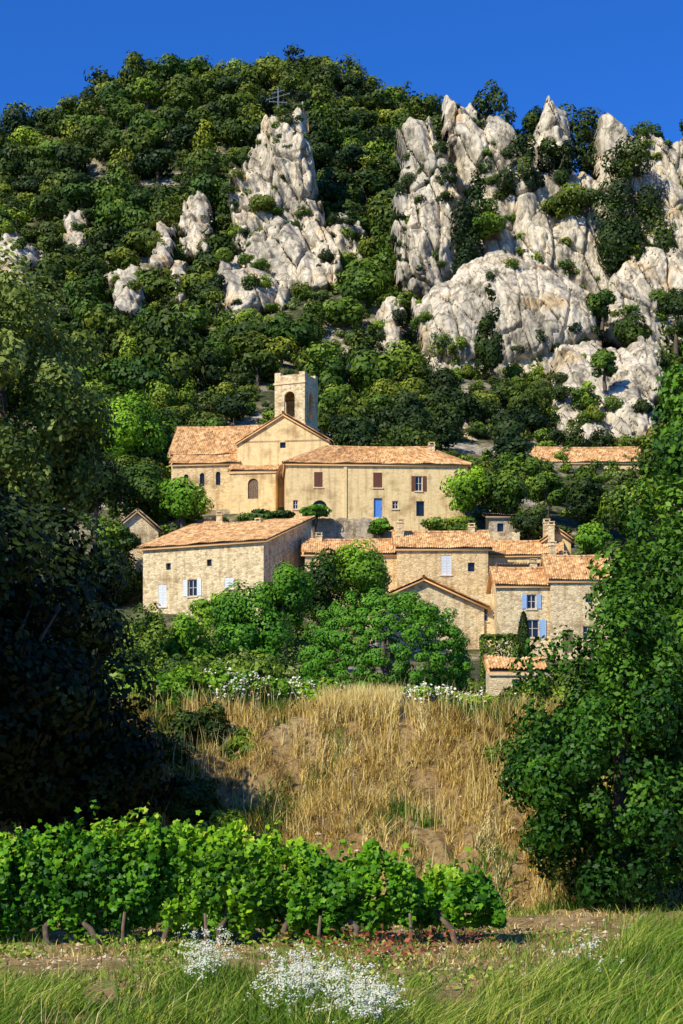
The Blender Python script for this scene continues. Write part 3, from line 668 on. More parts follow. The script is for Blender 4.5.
e=house("shed","small stone outbuilding with weathered gable roof","shed",116,562,171,8)
block(e,0,0,0,4.0,5,3.2,1.7,'gy',M_wall2,M_tileg,{0:[(1.7,1.5,.7,.8,'dark')]})
e=house("house","low stone cottage with flat pitched tile roof behind farmhouse","house",205,560,176)
block(e,0,0,0,9.5,5,3.3,1.1,'shed',M_wall2,M_tile,{0:[(1,1.7,.7,.9,'plain'),(5.5,1.7,.7,.9,'plain')]},chim=[(1.2,3.0,4.2,.6)])
e=house("house","stone village house with wide tile roof and pale shuttered window","house",397,612,160)
block(e,0,0,0,8.1,8,5.7,1.9,'gx',M_wall,M_tile,{0:[(3.9,3.3,.95,1.75,'pale_closed'),(6.3,3.6,.6,.8,'dark')]},chim=[(.4,2.8,7.0,1.3),(6.9,4,7.5,.6)])
block(e,-8.2,.8,.3,8.2,7,5.0,1.6,'gx',M_wall,M_tile,{0:[(2,3.0,.8,1.1,'plain'),(5.5,3.0,.8,1.1,'plain')]},chim=[(1.2,3.5,6.5,.5)])
e=house("house","stone cottage with broad low gable facing the valley","house",362,664,152,4)
block(e,0,0,0,10.4,6,4.9,2.3,'gy',M_wall2,M_tile,{0:[(6.7,3.1,.6,.9,'plain'),(7.8,.8,.8,1.2,'plain'),(4.8,3.6,.5,.5,'dark')]},oh=.45)
chimney(e,-1.3,2.5,4.8,1.1)
e=house("house","two storey stone house with orange tile roof and blue shutters","house",497,658,150)
block(e,0,0,0,4.4,7,6.1,1.7,'gx',M_wall2,M_tile,{0:[(2.5,4.1,.75,1.2,'blue'),(2.4,1.7,1.1,1.5,'blue')]},chim=[(3.6,5.4,7.6,1.0)])
block(e,4.403,-.5,0,4.9,7.5,6.5,2.3,'gx',M_wall2,M_tile,{0:[(2.9,4.6,.6,.7,'dark'),(2.7,1.5,.8,1.1,'plain'),(1.0,.4,.9,1.9,'wood_door')]},chim=[(.7,4.6,8.8,1.1),(1.7,5.4,8.5,.7)])
e=house("house","flat roofed stone annex with roof terrace","house",470,640,153)
block(e,0,0,0,2.4,6,3.9,0,'flat',M_wall2,M_tile,{0:[(.8,1.6,.7,1.1,'plain')]})
e=house("house","small stone house with pinkish tile roof behind a terrace","house",487,595,166,-6)
block(e,0,0,0,6.7,6,3.7,1.5,'gx',M_wall3,M_tile,{0:[(.9,1.4,1.6,1.6,'plain'),(4.2,1.8,.8,1.1,'pale')]},chim=[(5.9,2,5.2,1.4)])
e=house("pergola","dark timber pergola shading a roof terrace","pergola",498,588,158)
for a in (0,3.3):
    for b in (0,2.4):
        V=[];Fs=[]; box(V,Fs,a,a+.12,b,b+.12,-2.5,1.9); add("post",pmesh("post",V,Fs,[M_wood]),e)
V=[];Fs=[]; box(V,Fs,-.2,3.6,-.1,.1,1.905,2.05);box(V,Fs,-.2,3.6,2.4,2.6,1.905,2.05)
for k in range(16): box(V,Fs,-.15+k*.235,-.05+k*.235,-.3,2.8,2.053,2.2)
add("canopy",pmesh("canopy",V,Fs,[M_wood]),e)
e=house("house","plain pale rendered house with flat top","house",489,545,174)
block(e,0,0,0,2.3,4,2.8,.8,'shed',M_grey,M_tileg,{0:[(.8,1.3,.6,.8,'dark')]})
e=house("house","rendered house with small gable and two chimneys","house",543,585,168)
block(e,0,0,0,2.6,5,4.2,.9,'gy',M_wall3,M_tile,{0:[(.9,2.2,.6,.9,'plain')]},chim=[(.5,1.5,5.1,.9)])
e=house("shed","small stone garden shed with low tile roof","shed",490,700,112)
block(e,0,0,0,3.4,3.2,1.8,1.05,'shed',M_wall2,M_tile,{0:[(1.4,.2,.7,1.1,'dark')]},oh=.2)
e=house("house","long low house with pale tile roof among trees","house",536,486,214)
block(e,0,0,0,12.6,7,2.9,2.2,'gx',M_wall3,M_tile,{0:[(2,.8,.8,1.1,'brown'),(6,.8,.8,1.1,'brown'),(9.6,.8,.8,1.1,'brown')]})
def stone_wall(px0,px1,pyt,d,hgt,rot=0,lab="dry stone terrace wall below the church",m=None):
    s=d/F; L=(px1-px0)*s; r=rs(int(px0)); V=[];n=max(6,int(L/.35)); nz=6
    for sy in (0,.5):
        for i in range(n+1):
            top=hgt+r.uniform(-.1,.1)
            for k in range(nz+1): V.append((L*i/n,sy+(r.uniform(-.05,.05) if sy==0 else 0),-4+(top+4)*k/nz))
    Fs=[];st=(n+1)*(nz+1)
    for i in range(n):
        for k in range(nz):
            a=i*(nz+1)+k; Fs+=[(a,a+nz+1,a+nz+2,a+1),(st+a,st+a+1,st+a+nz+2,st+a+nz+1)]
        a=i*(nz+1)+nz; Fs.append((a,a+nz+1,st+a+nz+1,st+a))
    for i in (0,n):
        for k in range(nz):
            a=i*(nz+1)+k; Fs.append((a,a+1,st+a+1,st+a))
    add("stone_wall",pmesh("stone_wall",V,Fs,[m or M_grey]),loc=(wx(px0,d),d,wz(pyt,d)-hgt),rot=math.radians(rot),label=lab,cat="wall")
stone_wall(304,372,518,173,3.0,4)
stone_wall(236,310,524,175,2.5,-3)
stone_wall(372,440,531,171,2.5,0)
stone_wall(120,240,510,186,2.0,0,"low dry stone wall edging the church yard")
stone_wall(455,520,532,170,2.2,3,"pale dry stone garden wall",M_wall2)
stone_wall(462,500,600,156,3,0,"pale dry stone garden wall",M_wall2)
# ------------------------------------------------ mast
e=add("antenna_mast",None,loc=(wx(278,331),331,wz(126,331)),label="thin steel antenna mast on top of a rock spire",cat="mast")
V=[];Fs=[]; H=7.2
for a in range(3):
    an=a*2.094; tube(V,Fs,[(.28*math.cos(an),.28*math.sin(an),-1.5),(.06*math.cos(an),.06*math.sin(an),H)],[.05,.045],5)
for k in range(9):
    z0=k*H/9; 
    for a in range(3):
        an=a*2.094;an2=(a+1)*2.094; r0=.28-.22*z0/H
        tube(V,Fs,[(r0*math.cos(an),r0*math.sin(an),z0),(r0*.93*math.cos(an2),r0*.93*math.sin(an2),z0+H/9)],[.025,.025],4)
add("mast",pmesh("mast",V,Fs,[M_metal]),e)
for z0,l,sl in ((5.4,2.2,.35),(4.4,1.7,-.3),(6.3,1.2,.2)):
    V=[];Fs=[]
    tube(V,Fs,[(-l,.3*l,z0-sl),(l,-.3*l,z0+sl)],[.05,.05],5)
    for k in (-3,-1.5,1.5,3): tube(V,Fs,[(l*k/3.2,-.3*l*k/3.2,z0+sl*k/3.2-.25),(l*k/3.2,-.3*l*k/3.2,z0+sl*k/3.2+.3)],[.03,.03],4)
    add("antenna",pmesh("antenna",V,Fs,[M_metal]),e)
# ------------------------------------------------ placed trees
TL=[
(92,385,165,478,205,M_bright,"bright green deciduous tree beside the church",0),
(108,462,180,530,183,M_oak,"dense leafy tree below the church wall",0),
(155,474,212,530,181,M_bright,"ivy green bush against the church wall",0),
(60,440,130,520,178,M_dark,"dark leafy tree beside the outbuilding",0),
(88,515,142,562,167,M_oak,"leafy green bush beside the outbuilding",0),
(70,535,146,612,165,M_dark,"dark leafy tree beside the outbuilding",0),
(120,596,176,700,126,M_oak,"broad green tree in a village garden",0),
(158,602,226,700,128,M_bright,"feathery light green tree in a village garden",0),
(205,582,300,695,132,M_dome,"broad green tree in a village garden",0),
(250,556,318,640,138,M_bright,"leafy tree in front of the stone houses",0),
(290,540,352,640,146,M_oak,"leafy tree in front of the stone houses",0),
(322,536,398,620,147,M_bright,"leafy tree in front of the stone houses",0),
(190,590,250,625,146,M_bright,"green bush below the farmhouse windows",0),
(440,458,492,522,174,M_bright,"round leafy tree beside the ochre house",0),
(474,460,530,524,175,M_oak,"round leafy tree beside the ochre house",0),
(412,514,484,548,169,M_oak,"dense hedge bush on a terrace",0),
(510,502,556,548,172,M_dark,"dark bush behind the tiled roofs",0),
(570,520,614,556,166,M_bright,"clipped round bright green bush",0),
(604,530,660,610,158,M_oak,"green tree beside the tiled house",0),
(525,466,572,514,186,M_oak,"green tree on the slope",0),
(560,472,610,528,184,M_dark,"dark green tree on the slope",0),
(600,466,670,545,182,M_oak,"green tree on the slope",0),
(366,517,394,536,170,M_bright,"small bush beside a blue door",0),
(296,503,332,520,172,M_bright,"small bush on the terrace wall",0),
(240,508,300,528,173,M_oak,"small bush on the terrace wall",0),
(598,590,690,710,120,M_dark,"dark tree below the village houses",0),
(545,654,620,715,110,M_oak,"green bush below the village houses",0),
(474,284,510,366,250,M_dark,"slender dark conifer in front of the limestone dome",.8),
(590,192,650,292,278,M_dark,"large dark pine in front of the limestone crest",0),
(630,205,686,290,279,M_pine,"large dark pine in front of the limestone crest",0),
(602,134,660,216,285,M_dark,"large dark pine in front of the limestone crest",.3),
(496,142,538,204,286,M_dark,"dark pine growing on the limestone crest",.3),
(448,172,488,284,280,M_dark,"dark pine growing at the foot of the crest",.3),
(462,200,508,248,281,M_oak,"dark pine growing at the foot of the crest",0),
(532,142,578,196,287,M_dark,"dark pine growing on the limestone crest",.2),
(540,186,604,224,283,M_pine,"low oak growing on the limestone crest",0),
(472,92,516,158,300,M_dark,"dark pine behind the limestone crest",.2),
(557,112,608,196,300,M_dark,"dark pine between two bare peaks",.2),
(507,104,554,162,300,M_dark,"dark pine between two bare peaks",0),
(634,122,672,176,300,M_dark,"dark pine between two bare peaks",0),
(586,288,618,322,262,M_oak,"small pine at the edge of the rock dome",0),
(608,308,654,358,258,M_pine,"round pine below the limestone wall",0),
(648,288,704,348,258,M_dark,"round pine below the limestone wall",0),
(396,210,430,260,283,M_pine,"small pine against the limestone pinnacle",0),
(418,108,456,180,301,M_dark,"dark pine beside the limestone pinnacle",0),
(375,335,430,410,250,M_oak,"leafy oak below the limestone dome",0),
(346,322,396,425,245,M_dark,"dark pine below the limestone dome",.4),
(185,275,235,355,280,M_dark,"dark tapering conifer on the slope",.4),
(588,346,622,382,240,M_oak,"small oak growing on broken rock",0),
(570,383,602,414,236,M_oak,"small oak growing on broken rock",0),
(244,193,280,219,317,M_pine,"low pine clinging to the spire",0),
(250,220,306,252,309,M_pine,"low pine clinging to the spire",0),
(318,355,352,392,236,M_oak,"small oak above the bell tower",0),
]
for i,(x0,y0,x1,y1,d,m,lb,cn) in enumerate(TL):
    conif=cn>0 or m in (M_dark,M_pine) and d>200
    bz=None
    if d>233: bz=max(hz(wx((x0+x1)/2,d),d),wz(y1,d)-.8)
    rr0=rs(i).uniform(.3,.46)
    tree_px(x0,y0,x1,y1,d,m,lb,500+i,dens=.9,ncl=14 if d>200 else 30,cone=cn,clr=rr0 if d>200 else .33,name="pine_tree" if conif else ("bush" if 'bush' in lb else "leafy_tree"),cat="bush" if 'bush' in lb else "tree",basez=bz,solid=.65,shell=.5 if d>200 else .4,cap=15000,nz=.35,tl=.25,grow=1.12 if d>200 else 1.06)
tree_px(300,592,472,742,98,M_dome,"broad domed umbrella pine with dense fresh green crown",900,dens=1.2,ncl=480,clr=.08,name="umbrella_pine",L=.08,solid=.7,grow=1.0,cap=66000,nz=.28,tl=.35,fib=True)
def cypress(px0,px1,y0,y1,d,m,label,sq=False,name="cypress"):
    rng=rs(int(px0)); s=d/F; X=wx((px0+px1)/2,d); r=(px1-px0)*s/2; zt=wz(y0,d); zb=wz(y1,d); H=zt-zb
    n=5200
    if sq:
        p=rng.uniform(-1,1,(n,3)); ax=rng.randint(0,3,n); sg=rng.choice([-1,1],n); p[np.arange(n),ax]=sg*rng.uniform(.90,1.03,n)
        nn=np.zeros((n,3)); nn[np.arange(n),ax]=sg; P=p*np.array([r,r,H/2])
    else:
        t=rng.uniform(0,1,n); a=rng.uniform(0,6.283,n); rad=r*np.minimum(1,(1-t)**.5*1.5)*np.minimum(1,.5+t*4)*rng.uniform(.8,1.08,n)
        nn=np.stack([np.cos(a),np.sin(a),.3+0*a],1); P=np.stack([rad*np.cos(a),rad*np.sin(a),(t-.5)*H],1)
    nn=nn+rng.normal(size=(n,3))*.5; nn/=np.linalg.norm(nn,axis=1,keepdims=True)
    V,Q=leaves_from(rng,P,nn,.11); g=hz(X,d)
    e=add(name,None,loc=(X,d,g),label=label,cat="hedge" if sq else "tree")
    add("crown",new_mesh("crown",V,Q,[m],tint=np.repeat(rng.uniform(0,.8,n),4)),e,(0,0,(zt+zb)/2-g))
    TV=[];TF=[];tube(TV,TF,[(0,0,-.3),(0,0,max(.5,(zt+zb)/2-g))],[.12,.06],6); add("trunk",pmesh("trunk",TV,TF,[M_bark]),e)
cypress(518,529,612,664,146,M_dark,"slender dark cypress against a stone wall")
cypress(481,516,636,706,126,M_oak,"tall clipped evergreen hedge beside the shed",True,"clipped_hedge")
# ------------------------------------------------ big near trees
tree_px(-120,254,116,580,37,M_left,"large spreading tree with sunlit grey green crown",1001,ncl=170,clr=.17,name="large_tree",depthr=2.8,L=.062,cap=50000,solid=.55,nz=.5,tl=.4,shell=.4)
tree_px(-100,480,150,780,33,M_shade,"dark leafy tree with deep shade painted into its leaves",1002,L=.07,ncl=110,clr=.22,name="leafy_tree",depthr=2.0,cap=28000,grow=1.08,solid=.6)
tree_px(-190,450,126,850,26.2,M_shade,"dark leafy tree with deep shade painted into its leaves",1005,L=.065,ncl=120,clr=.21,name="leafy_tree",depthr=2.0,cap=30000,grow=1.02,solid=.6)
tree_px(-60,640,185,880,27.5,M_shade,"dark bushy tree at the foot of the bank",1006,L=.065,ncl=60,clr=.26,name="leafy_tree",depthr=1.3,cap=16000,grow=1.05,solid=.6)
tree_px(632,268,880,640,31,M_mid,"tall dark leafy tree at the field edge",1003,L=.058,ncl=150,clr=.17,name="leafy_tree",depthr=2.2,cap=36000,solid=.45,nz=.6,tl=.4,limbs=14)
tree_px(586,440,820,900,28.5,M_mid,"tall leafy tree with green sunlit crown",1007,L=.055,ncl=150,clr=.17,name="leafy_tree",depthr=1.9,cap=40000,solid=.45,grow=1.08,nz=.6,tl=.4,limbs=14)
tree_px(496,585,740,962,26,M_mid,"broad green tree with low branches",1004,L=.046,ncl=170,clr=.16,name="leafy_tree",depthr=1.6,cap=52000,grow=1.05,solid=.45,nz=.6,tl=.4,limbs=10)
for k,(x,d,h,r) in enumerate([(-9.0,24.2,8.6,2.8),(-12.5,28,9,3.4),(-6.9,23.8,7.6,1.9)]):  # unseen trees left of the view, added to cast shade on the left trees
    px=CX+x*F/d; tree_px(px-r*F/d,HY-(h-CZ)*F/d,px+r*F/d,HY-(1.6-CZ)*F/d,d,M_dark,"unseen leafy tree added to shade the left trees",1100+k,L=.13,ncl=60,clr=.3,name="leafy_tree",cap=9000)
# ------------------------------------------------ grasses
def blades(name,P,Hh,Wd,m,rng,lean=.35,label="",cat="grass",tint=None,down=0,wind=0):
    n=len(P); a=rng.uniform(0,6.283,n); l=rng.uniform(.05,1,n)*lean*Hh
    dx=np.cos(a)*l+wind*Hh; dy=np.sin(a)*l-down*Hh; b=rng.uniform(0,6.283,n); wx_=np.cos(b)*Wd; wy_=np.sin(b)*Wd
    V=np.zeros((n,6,3)); 
    for j,(t,w) in enumerate(((0,1),(.5,.85),(1,.1))):
        cx=P[:,0]+dx*t**2; cy=P[:,1]+dy*t**2; cz=P[:,2]+Hh*t*(1-(.18+.9*down)*t*lean)
        V[:,2*j]=np.stack([cx-wx_*w,cy-wy_*w,cz],1); V[:,2*j+1]=np.stack([cx+wx_*w,cy+wy_*w,cz],1)
    base=np.arange(n)[:,None]*6
    Q=np.concatenate([base+np.array([2*j,2*j+1,2*j+3,2*j+2]) for j in range(2)])
    tn=rng.uniform(0,1,n) if tint is None else tint
    me=new_mesh(name,V.reshape(-1,3),Q,[m],tint=np.repeat(tn,6))
    return add(name,me,kind="stuff",label=label,cat=cat)
rng=rs(77)
def field(n,x0,x1,y0,y1,f):
    x=rng.uniform(x0,x1,n);y=rng.uniform(y0,y1,n); px=CX+F*x/y; z=height(x,y); py=HY-(z-CZ)*F/y
    k=rng.uniform(0,1,n)<f(px,py,x,y); return np.stack([x[k],y[k],z[k]-.02],1),px[k],py[k]
def fg(px,py,x,y):
    c=fbm(x*1.2,y*1.2,31)
    line=995+34*fbm(px*.02,px*0,3)-np.clip((px-450)/210,0,1)*66-np.clip((60-px)/60,0,1)*8
    return np.clip((py-line)/16+c*3.2,0,1)
P,px,py=field(100000,-5.2,5.5,11.3,22.5,fg)
cl=fbm(P[:,0]*1.8,P[:,1]*1.8,33)
hh=rng.uniform(.06,.27,len(P))*(1+2.8*np.clip(cl,-.3,.4))*(1+.7*np.clip((px-480)/200,0,1))
blades("grass",P,hh,.0055,M_grass,rng,.9,"windswept green grass at the field edge",tint=np.clip(rng.uniform(0,.7,len(P))+cl*1.9-.02,0,1),wind=.5)
P,px,py=field(900,-5,5.5,12,20,fg)
blades("seeding_grass",P,rng.uniform(.25,.42,len(P)),.003,M_dry,rng,.5,"thin straw coloured seeding grass stalks",tint=rng.uniform(.6,1,len(P)),wind=.4)
P,px,py=field(36000,-7,7,16.5,26,lambda px,py,x,y:np.clip(fbm(x*1.6,y*1.6,41)*7+.0,0,1))
blades("weeds",P,rng.uniform(.05,.24,len(P)),.006,M_grass,rng,.9,"low sparse weeds on bare earth",tint=rng.uniform(.2,1,len(P)))
P,px,py=field(26000,-7,7,15.5,27,lambda px,py,x,y:np.clip(fbm(x*1.3,y*1.3,47)*5+.25,0,1))
blades("straw",P,rng.uniform(.03,.16,len(P)),.005,M_dry,rng,1.4,"dry straw lying on bare earth",tint=rng.uniform(.1,1,len(P)))
def bk(px,py,x,y):
    c=fbm(x*1.3,y*.6,51)+.9*fbm(x*4,y*2,52)
    low=np.clip((29.0-y)/2.0,0,1)
    return np.clip(c*9+1.15-.8*low,0.0,1)*np.clip((y-26)/1.2,0,1)
P,px,py=field(110000,-6.5,5.5,25.5,32.2,bk)
c=fbm(P[:,0]*.9,P[:,1]*.9,8); c3=fbm(P[:,0]*5,P[:,1]*3,18)
blades("dry_grass",P,rng.uniform(.08,.38,len(P))*(1+2.2*c3),.0075,M_dry,rng,.7,"sun bleached dry grass covering the bank",tint=np.clip(rng.uniform(0,.7,len(P))+c*1.4+c3*1.0+.12*(px>280),0,1),down=.25)
P,px,py=field(5200,-6,5,26.5,31.5,lambda px,py,x,y:np.clip(fbm(x*1.2,y*1.2,56)*7+.3,0,1))
blades("dry_stalks",P,rng.uniform(.4,.8,len(P)),.004,M_dry,rng,.35,"tall dry stalks standing on the bank",tint=rng.uniform(.4,1,len(P)))
P,px,py=field(5000,-.35,1.0,30.6,32.4,lambda px,py,x,y:.8)
blades("tall_dry_grass",P,rng.uniform(.25,.6,len(P)),.007,M_dry,rng,.4,"upright golden grass crowning the bank",tint=rng.uniform(.4,1,len(P)))
P,px,py=field(64000,-7,6,26,33,lambda px,py,x,y:np.clip(fbm(x*.9,y*.7,61)*8-.9+.9*(y>30.6)*(px<330)+.9*(y>31.0),0,1))
blades("bank_weeds",P,rng.uniform(.12,.36,len(P)),.009,M_grass,rng,.8,"green weeds growing through the dry bank",tint=rng.uniform(0,.7,len(P)))
# ------------------------------------------------ shrubs on bank
def shrub(px,py0,py1,w,d,m,label,seed,flowers=0,L=.045,name="shrub"):
    rng=rs(seed); s=d/F; X=wx(px,d); g=hz(X,d); zt=wz(py0,d); zb=min(wz(py1,d),g+.1); rx=w*s/2; rz=max(.25,(zt-zb)/2)
    nl=int(min(6000,9*rx*rz*4/(L*L*1.2)))
    V,Q,tn,cc=crown(rng,rx,rx*.7,rz,nl,L,26,0,.28,nz=.55,tl=.4,shell=.4)
    e=add(name,None,loc=(X,d,g),label=label,cat="bush")
    add("foliage",new_mesh("foliage",V,Q,[m],tint=tn),e,(0,0,(zt+zb)/2-g))
    TV=[];TF=[]
    for j in range(6): tube(TV,TF,[(0,0,-.1),(cc[j][0]*.6,cc[j][1]*.6,max(.1,(zt+zb)/2-g+cc[j][2]*.5))],[.03,.01],5)
    add("stem",pmesh("stem",TV,TF,[M_bark]),e)
    if flowers:
        k=rng.choice(nl,flowers); C=V.reshape(-1,4,3)[k].mean(1); C=C[C[:,2]>-rz*.3]*1.08
        C=np.repeat(C,9,axis=0)+rng.normal(size=(len(C)*9,3))*.045
        nn=rng.normal(size=C.shape)*.6+np.array([-.3,-.5,1]); nn/=np.linalg.norm(nn,axis=1,keepdims=True)
        V2,Q2=leaves_from(rng,C,nn,.024,.9)
        add("blossom",new_mesh("blossom",V2,Q2,[M_white],tint=np.repeat(rng.uniform(0,1,len(C)),4)),e,(0,0,(zt+zb)/2-g))
SH=[(150,668,735,80,M_bright,0),(185,662,728,80,M_bright,20),(220,660,722,60,M_bright,90),(248,668,716,48,M_bright,90),(274,674,718,44,M_bright,70),(300,676,718,44,M_bright,50),(326,676,718,48,M_bright,30),(350,686,720,34,M_oak,0),(374,690,722,32,M_bright,10),
(398,682,720,44,M_bright,60),(426,680,724,56,M_bright,150),(454,686,728,56,M_bright,150),(480,686,738,54,M_bright,60),(504,682,765,70,M_oak,20),(530,655,765,80,M_oak,0)]
for i,(px,a,b,w,m,fl) in enumerate(SH): shrub(px,a,b,w,31.7+.3*(i%3),m,"flowering white blossomed shrub on top of the bank" if fl else "leafy green shrub on top of the bank",1300+i,fl)
for i,(px,a,b,w,d) in enumerate([(150,720,800,120,30.0),(205,700,780,90,30.6),(90,740,860,130,28.5),(30,720,860,160,28),(185,765,835,90,28.3),(225,800,850,50,27.6),(500,735,800,60,29.8),(250,725,780,60,30.3)]):
    shrub(px,a,b,w,d,M_dark if i not in (5,6,7) else M_oak,"dark tangled bramble on the bank",1400+i,0,L=.038,name="bramble")
# ------------------------------------------------ vines
NL=11
ang=np.linspace(0,2*math.pi,NL,endpoint=False)
lob=np.array([1.0,.66,.88,.62,.82,.36,.36,.82,.62,.88,.66])
def vine_leaves(rng,C,Nn,L):
    n=len(C); t=np.cross(Nn,rng.normal(size=(n,3))); t/=np.linalg.norm(t,axis=1,keepdims=True); b=np.cross(Nn,t)
    l=L*rng.uniform(.55,1.25,n)
    V=np.zeros((n,NL+1,3)); V[:,0]=C
    for j in range(NL):
        r=(lob[j]*l)[:,None]; cup=(-.3*abs(math.sin(ang[j]))*l)[:,None]
        V[:,j+1]=C+t*r*math.cos(ang[j])+b*r*math.sin(ang[j])+Nn*cup
    base=np.arange(n)[:,None]*(NL+1)
    T=np.concatenate([base+np.array([0,j+1,(j+1)%NL+1]) for j in range(NL)])
    return V.reshape(-1,3),T
vd=21.3
vines=[(-75,824,95),(-10,834,100),(50,826,100),(104,816,97),(165,824,97),(222,828,97),(280,840,88),(352,842,106),(454,864,82),(-130,820,95)]
for i,(px,pt,w) in enumerate(vines):
    rng=rs(1500+i); X=wx(px,vd); yv=vd+rng.uniform(-.15,.15); g=hz(X,yv); zt=wz(pt,vd)-g; s=vd/F; rx=w*s/2*1.18
    nl=3000
    u=rng.uniform(-1,1,nl); v=rng.uniform(0,1,nl)
    topz=zt-.16+.36*(vnoise(u*3.2+i*9,u*0,3)-.3)-(.40 if px>300 else .08)*np.abs(u)**3
    botz=.03+.26*vnoise(u*3+i*5,u*0,7)
    zz_=botz+(topz-botz)*v
    prof=.35+.8*vnoise(u*3.2+i*7,v*3.4,9)
    thick=.40*np.sin(np.clip(v,0,1)*math.pi*.85+.25)*prof
    yy_=rng.choice([-1,-1,1],nl)*thick*rng.uniform(.25,1.05,nl)
    C=np.stack([u*rx,yy_,zz_],1)
    hol=vnoise(u*4+i*3,v*4,13); kpv=~((hol<.20)&(rng.uniform(0,1,nl)<.85)); C=C[kpv];yy2=yy_[kpv];u2=u[kpv]; nk=len(C)
    for q in range(18):
        sx=rng.uniform(-.95,.95)*rx; sy=rng.uniform(-.3,.3); m_=11; hh_=rng.uniform(.18,.5)*rng.choice([.6,1,1.1])
        t0=np.linspace(0,1,m_); bend=rng.uniform(-.25,.25); sh=np.stack([sx+t0**2*bend,sy+t0*rng.uniform(-.2,.1),zt-.34-(.25 if px>300 else .05)*abs(sx/rx)**3+t0*hh_-.1*t0**2*abs(bend)*4],1)+rng.normal(size=(m_,3))*.022
        C=np.concatenate([C,sh])
    n_=len(C)
    od=np.concatenate([np.stack([0*u2,np.sign(yy2),.4+0*u2],1),np.tile([0,0,1.],(n_-nk,1))])
    nn=od*.45+rng.normal(size=(n_,3))*.6+np.array([-.12,-.3,.25]); nn/=np.linalg.norm(nn,axis=1,keepdims=True)
    V,T=vine_leaves(rng,C,nn,.053)
    tn=np.clip(rng.uniform(0,.6,n_)+.35*np.clip((C[:,2]-zt*.6)/(zt*.4),0,1)+.6*(vnoise(C[:,0]*3,C[:,2]*3,i)-.5),0,1)
    e=add("grape_vine",None,loc=(X,yv,g),label="leafy green grape vine trained in a row",cat="grape vine",group="row of grape vines")
    add("foliage",new_mesh("foliage",V,T,[M_vine],tint=np.repeat(tn,NL+1)),e)
    TV=[];TF=[]; a,b=rng.uniform(-.14,.14,2)
    tube(TV,TF,[(-a,-.24,-.1),(a*.3,-.26,.08),(a*.9,-.2,.2),(a+b,-.12,.32),(a*.5+b,-.05,.5),(.1,0,.9)],[.046,.036,.04,.03,.024,.012],8)
    tube(TV,TF,[(a+b,-.1,.30),(a+.3,-.1,.5),(.45,.05,.75)],[.02,.016,.01],6);tube(TV,TF,[(a+b,-.1,.30),(a-.25,-.1,.5),(-.45,.05,.75)],[.02,.016,.01],6)
    add("trunk",pmesh("trunk",TV,TF,[M_bark],True),e)
for i,px in enumerate((-30,122,205,318,410)):
    g=hz(wx(px,20.7),20.7); V=[];Fs=[]; tube(V,Fs,[(0,0,-.2),(.01,0,.2),(.03*(i%2),.01,.38)],[.022,.02,.018],7)
    add("vine_stake",pmesh("vine_stake",V,Fs,[M_wood]),loc=(wx(px,20.7),20.7,g),label="short weathered wooden stake below the vines",cat="stake",group="stakes along the vine row")
rng=rs(91)
def leafpatch(name,n,f,m,label,L,hmax,cat):
    x=rng.uniform(-7,6,n);y=rng.uniform(15.5,26,n);z=height(x,y);px=CX+F*x/y;py=HY-(z-CZ)*F/y
    k=rng.uniform(0,1,n)<f(px,py,x,y); P=np.stack([x,y,z+rng.uniform(0.01,hmax,n)],1)[k]
    nn=rng.normal(size=P.shape)*.6+np.array([0,-.3,.8]); nn/=np.linalg.norm(nn,axis=1,keepdims=True)
    V,Q=leaves_from(rng,P,nn,L,.6); add(name,new_mesh(name,V,Q,[m],tint=np.repeat(rng.uniform(0,1,len(P)),4)),kind="stuff",label=label,cat=cat)
leafpatch("withered_plants",36000,lambda px,py,x,y:np.clip(fbm(x*1.6,y*1.6,71)*6+.2,0,1)*np.exp(-((px-385)/80)**2)*np.exp(-((py-950)/18)**2),M_red,"reddish withered leaves on bare earth",.03,.26,"plants")
leafpatch("low_plants",50000,lambda px,py,x,y:np.clip(fbm(x*1.1,y*1.1,73)*6-.3,0,1)*(py>920),M_grass,"small green leafy weeds",.028,.14,"plants")
leafpatch("vine_floor_plants",9000,lambda px,py,x,y:np.clip(fbm(x*1.5,y*1.5,75)*6,0,1)*(px<460)*(np.abs(py-945)<14),M_vine,"green leafy growth under the vines",.035,.2,"plants")
def umbels(name,pts,label):
    C=[];S=[]
    for (x,y,h) in pts:
        g=hz(x,y); S.append((x,y,g,h))
        for q in range(rng.randint(3,8)):
            cx=x+rng.normal()*.09; cy=y+rng.normal()*.08; cz=g+h+rng.normal()*.06; k=rng.randint(7,18)
            a=rng.uniform(0,6.283,k); r=rng.uniform(0,.045,k)
            C.append(np.stack([cx+r*np.cos(a),cy+r*np.sin(a),cz+rng.normal(size=k)*.012],1))
    C=np.concatenate(C); nn=rng.normal(size=C.shape)*.35+np.array([-.3,-.5,1]); nn/=np.linalg.norm(nn,axis=1,keepdims=True)
    V,Q=leaves_from(rng,C,nn,.0078,.9)
    S=np.array(S); n=len(S); base=S[:,:3]; w=.003
    SV=np.stack([base+[-w,0,0],base+[w,0,0],base+np.stack([w+0*S[:,3],0*S[:,3],S[:,3]],1),base+np.stack([-w+0*S[:,3],0*S[:,3],S[:,3]],1)],1).reshape(-1,3)
    SQ=np.arange(4*n).reshape(n,4)+len(V)
    me=new_mesh(name,np.concatenate([V,SV]),np.concatenate([Q,SQ]),[M_white,M_grass],tint=np.concatenate([np.repeat(rng.uniform(0,1,len(C)),4),np.full(4*n,.5)]),midx=np.concatenate([np.zeros(len(Q),int),np.ones(n,int)]))
    add(name,me,kind="stuff",label=label,cat="flowers")
pts=[]
for _ in range(230):
    px=rng.uniform(190,390); py=970+ (px-190)*.30+rng.normal()*10; py=min(1045,max(962,py)); d=CZ*F/(py-HY+18)
    if vnoise(np.array([px*.045]),np.array([py*.05]),5)[0]>.36: pts.append((wx(px,d),d,rng.uniform(.2,.46)))
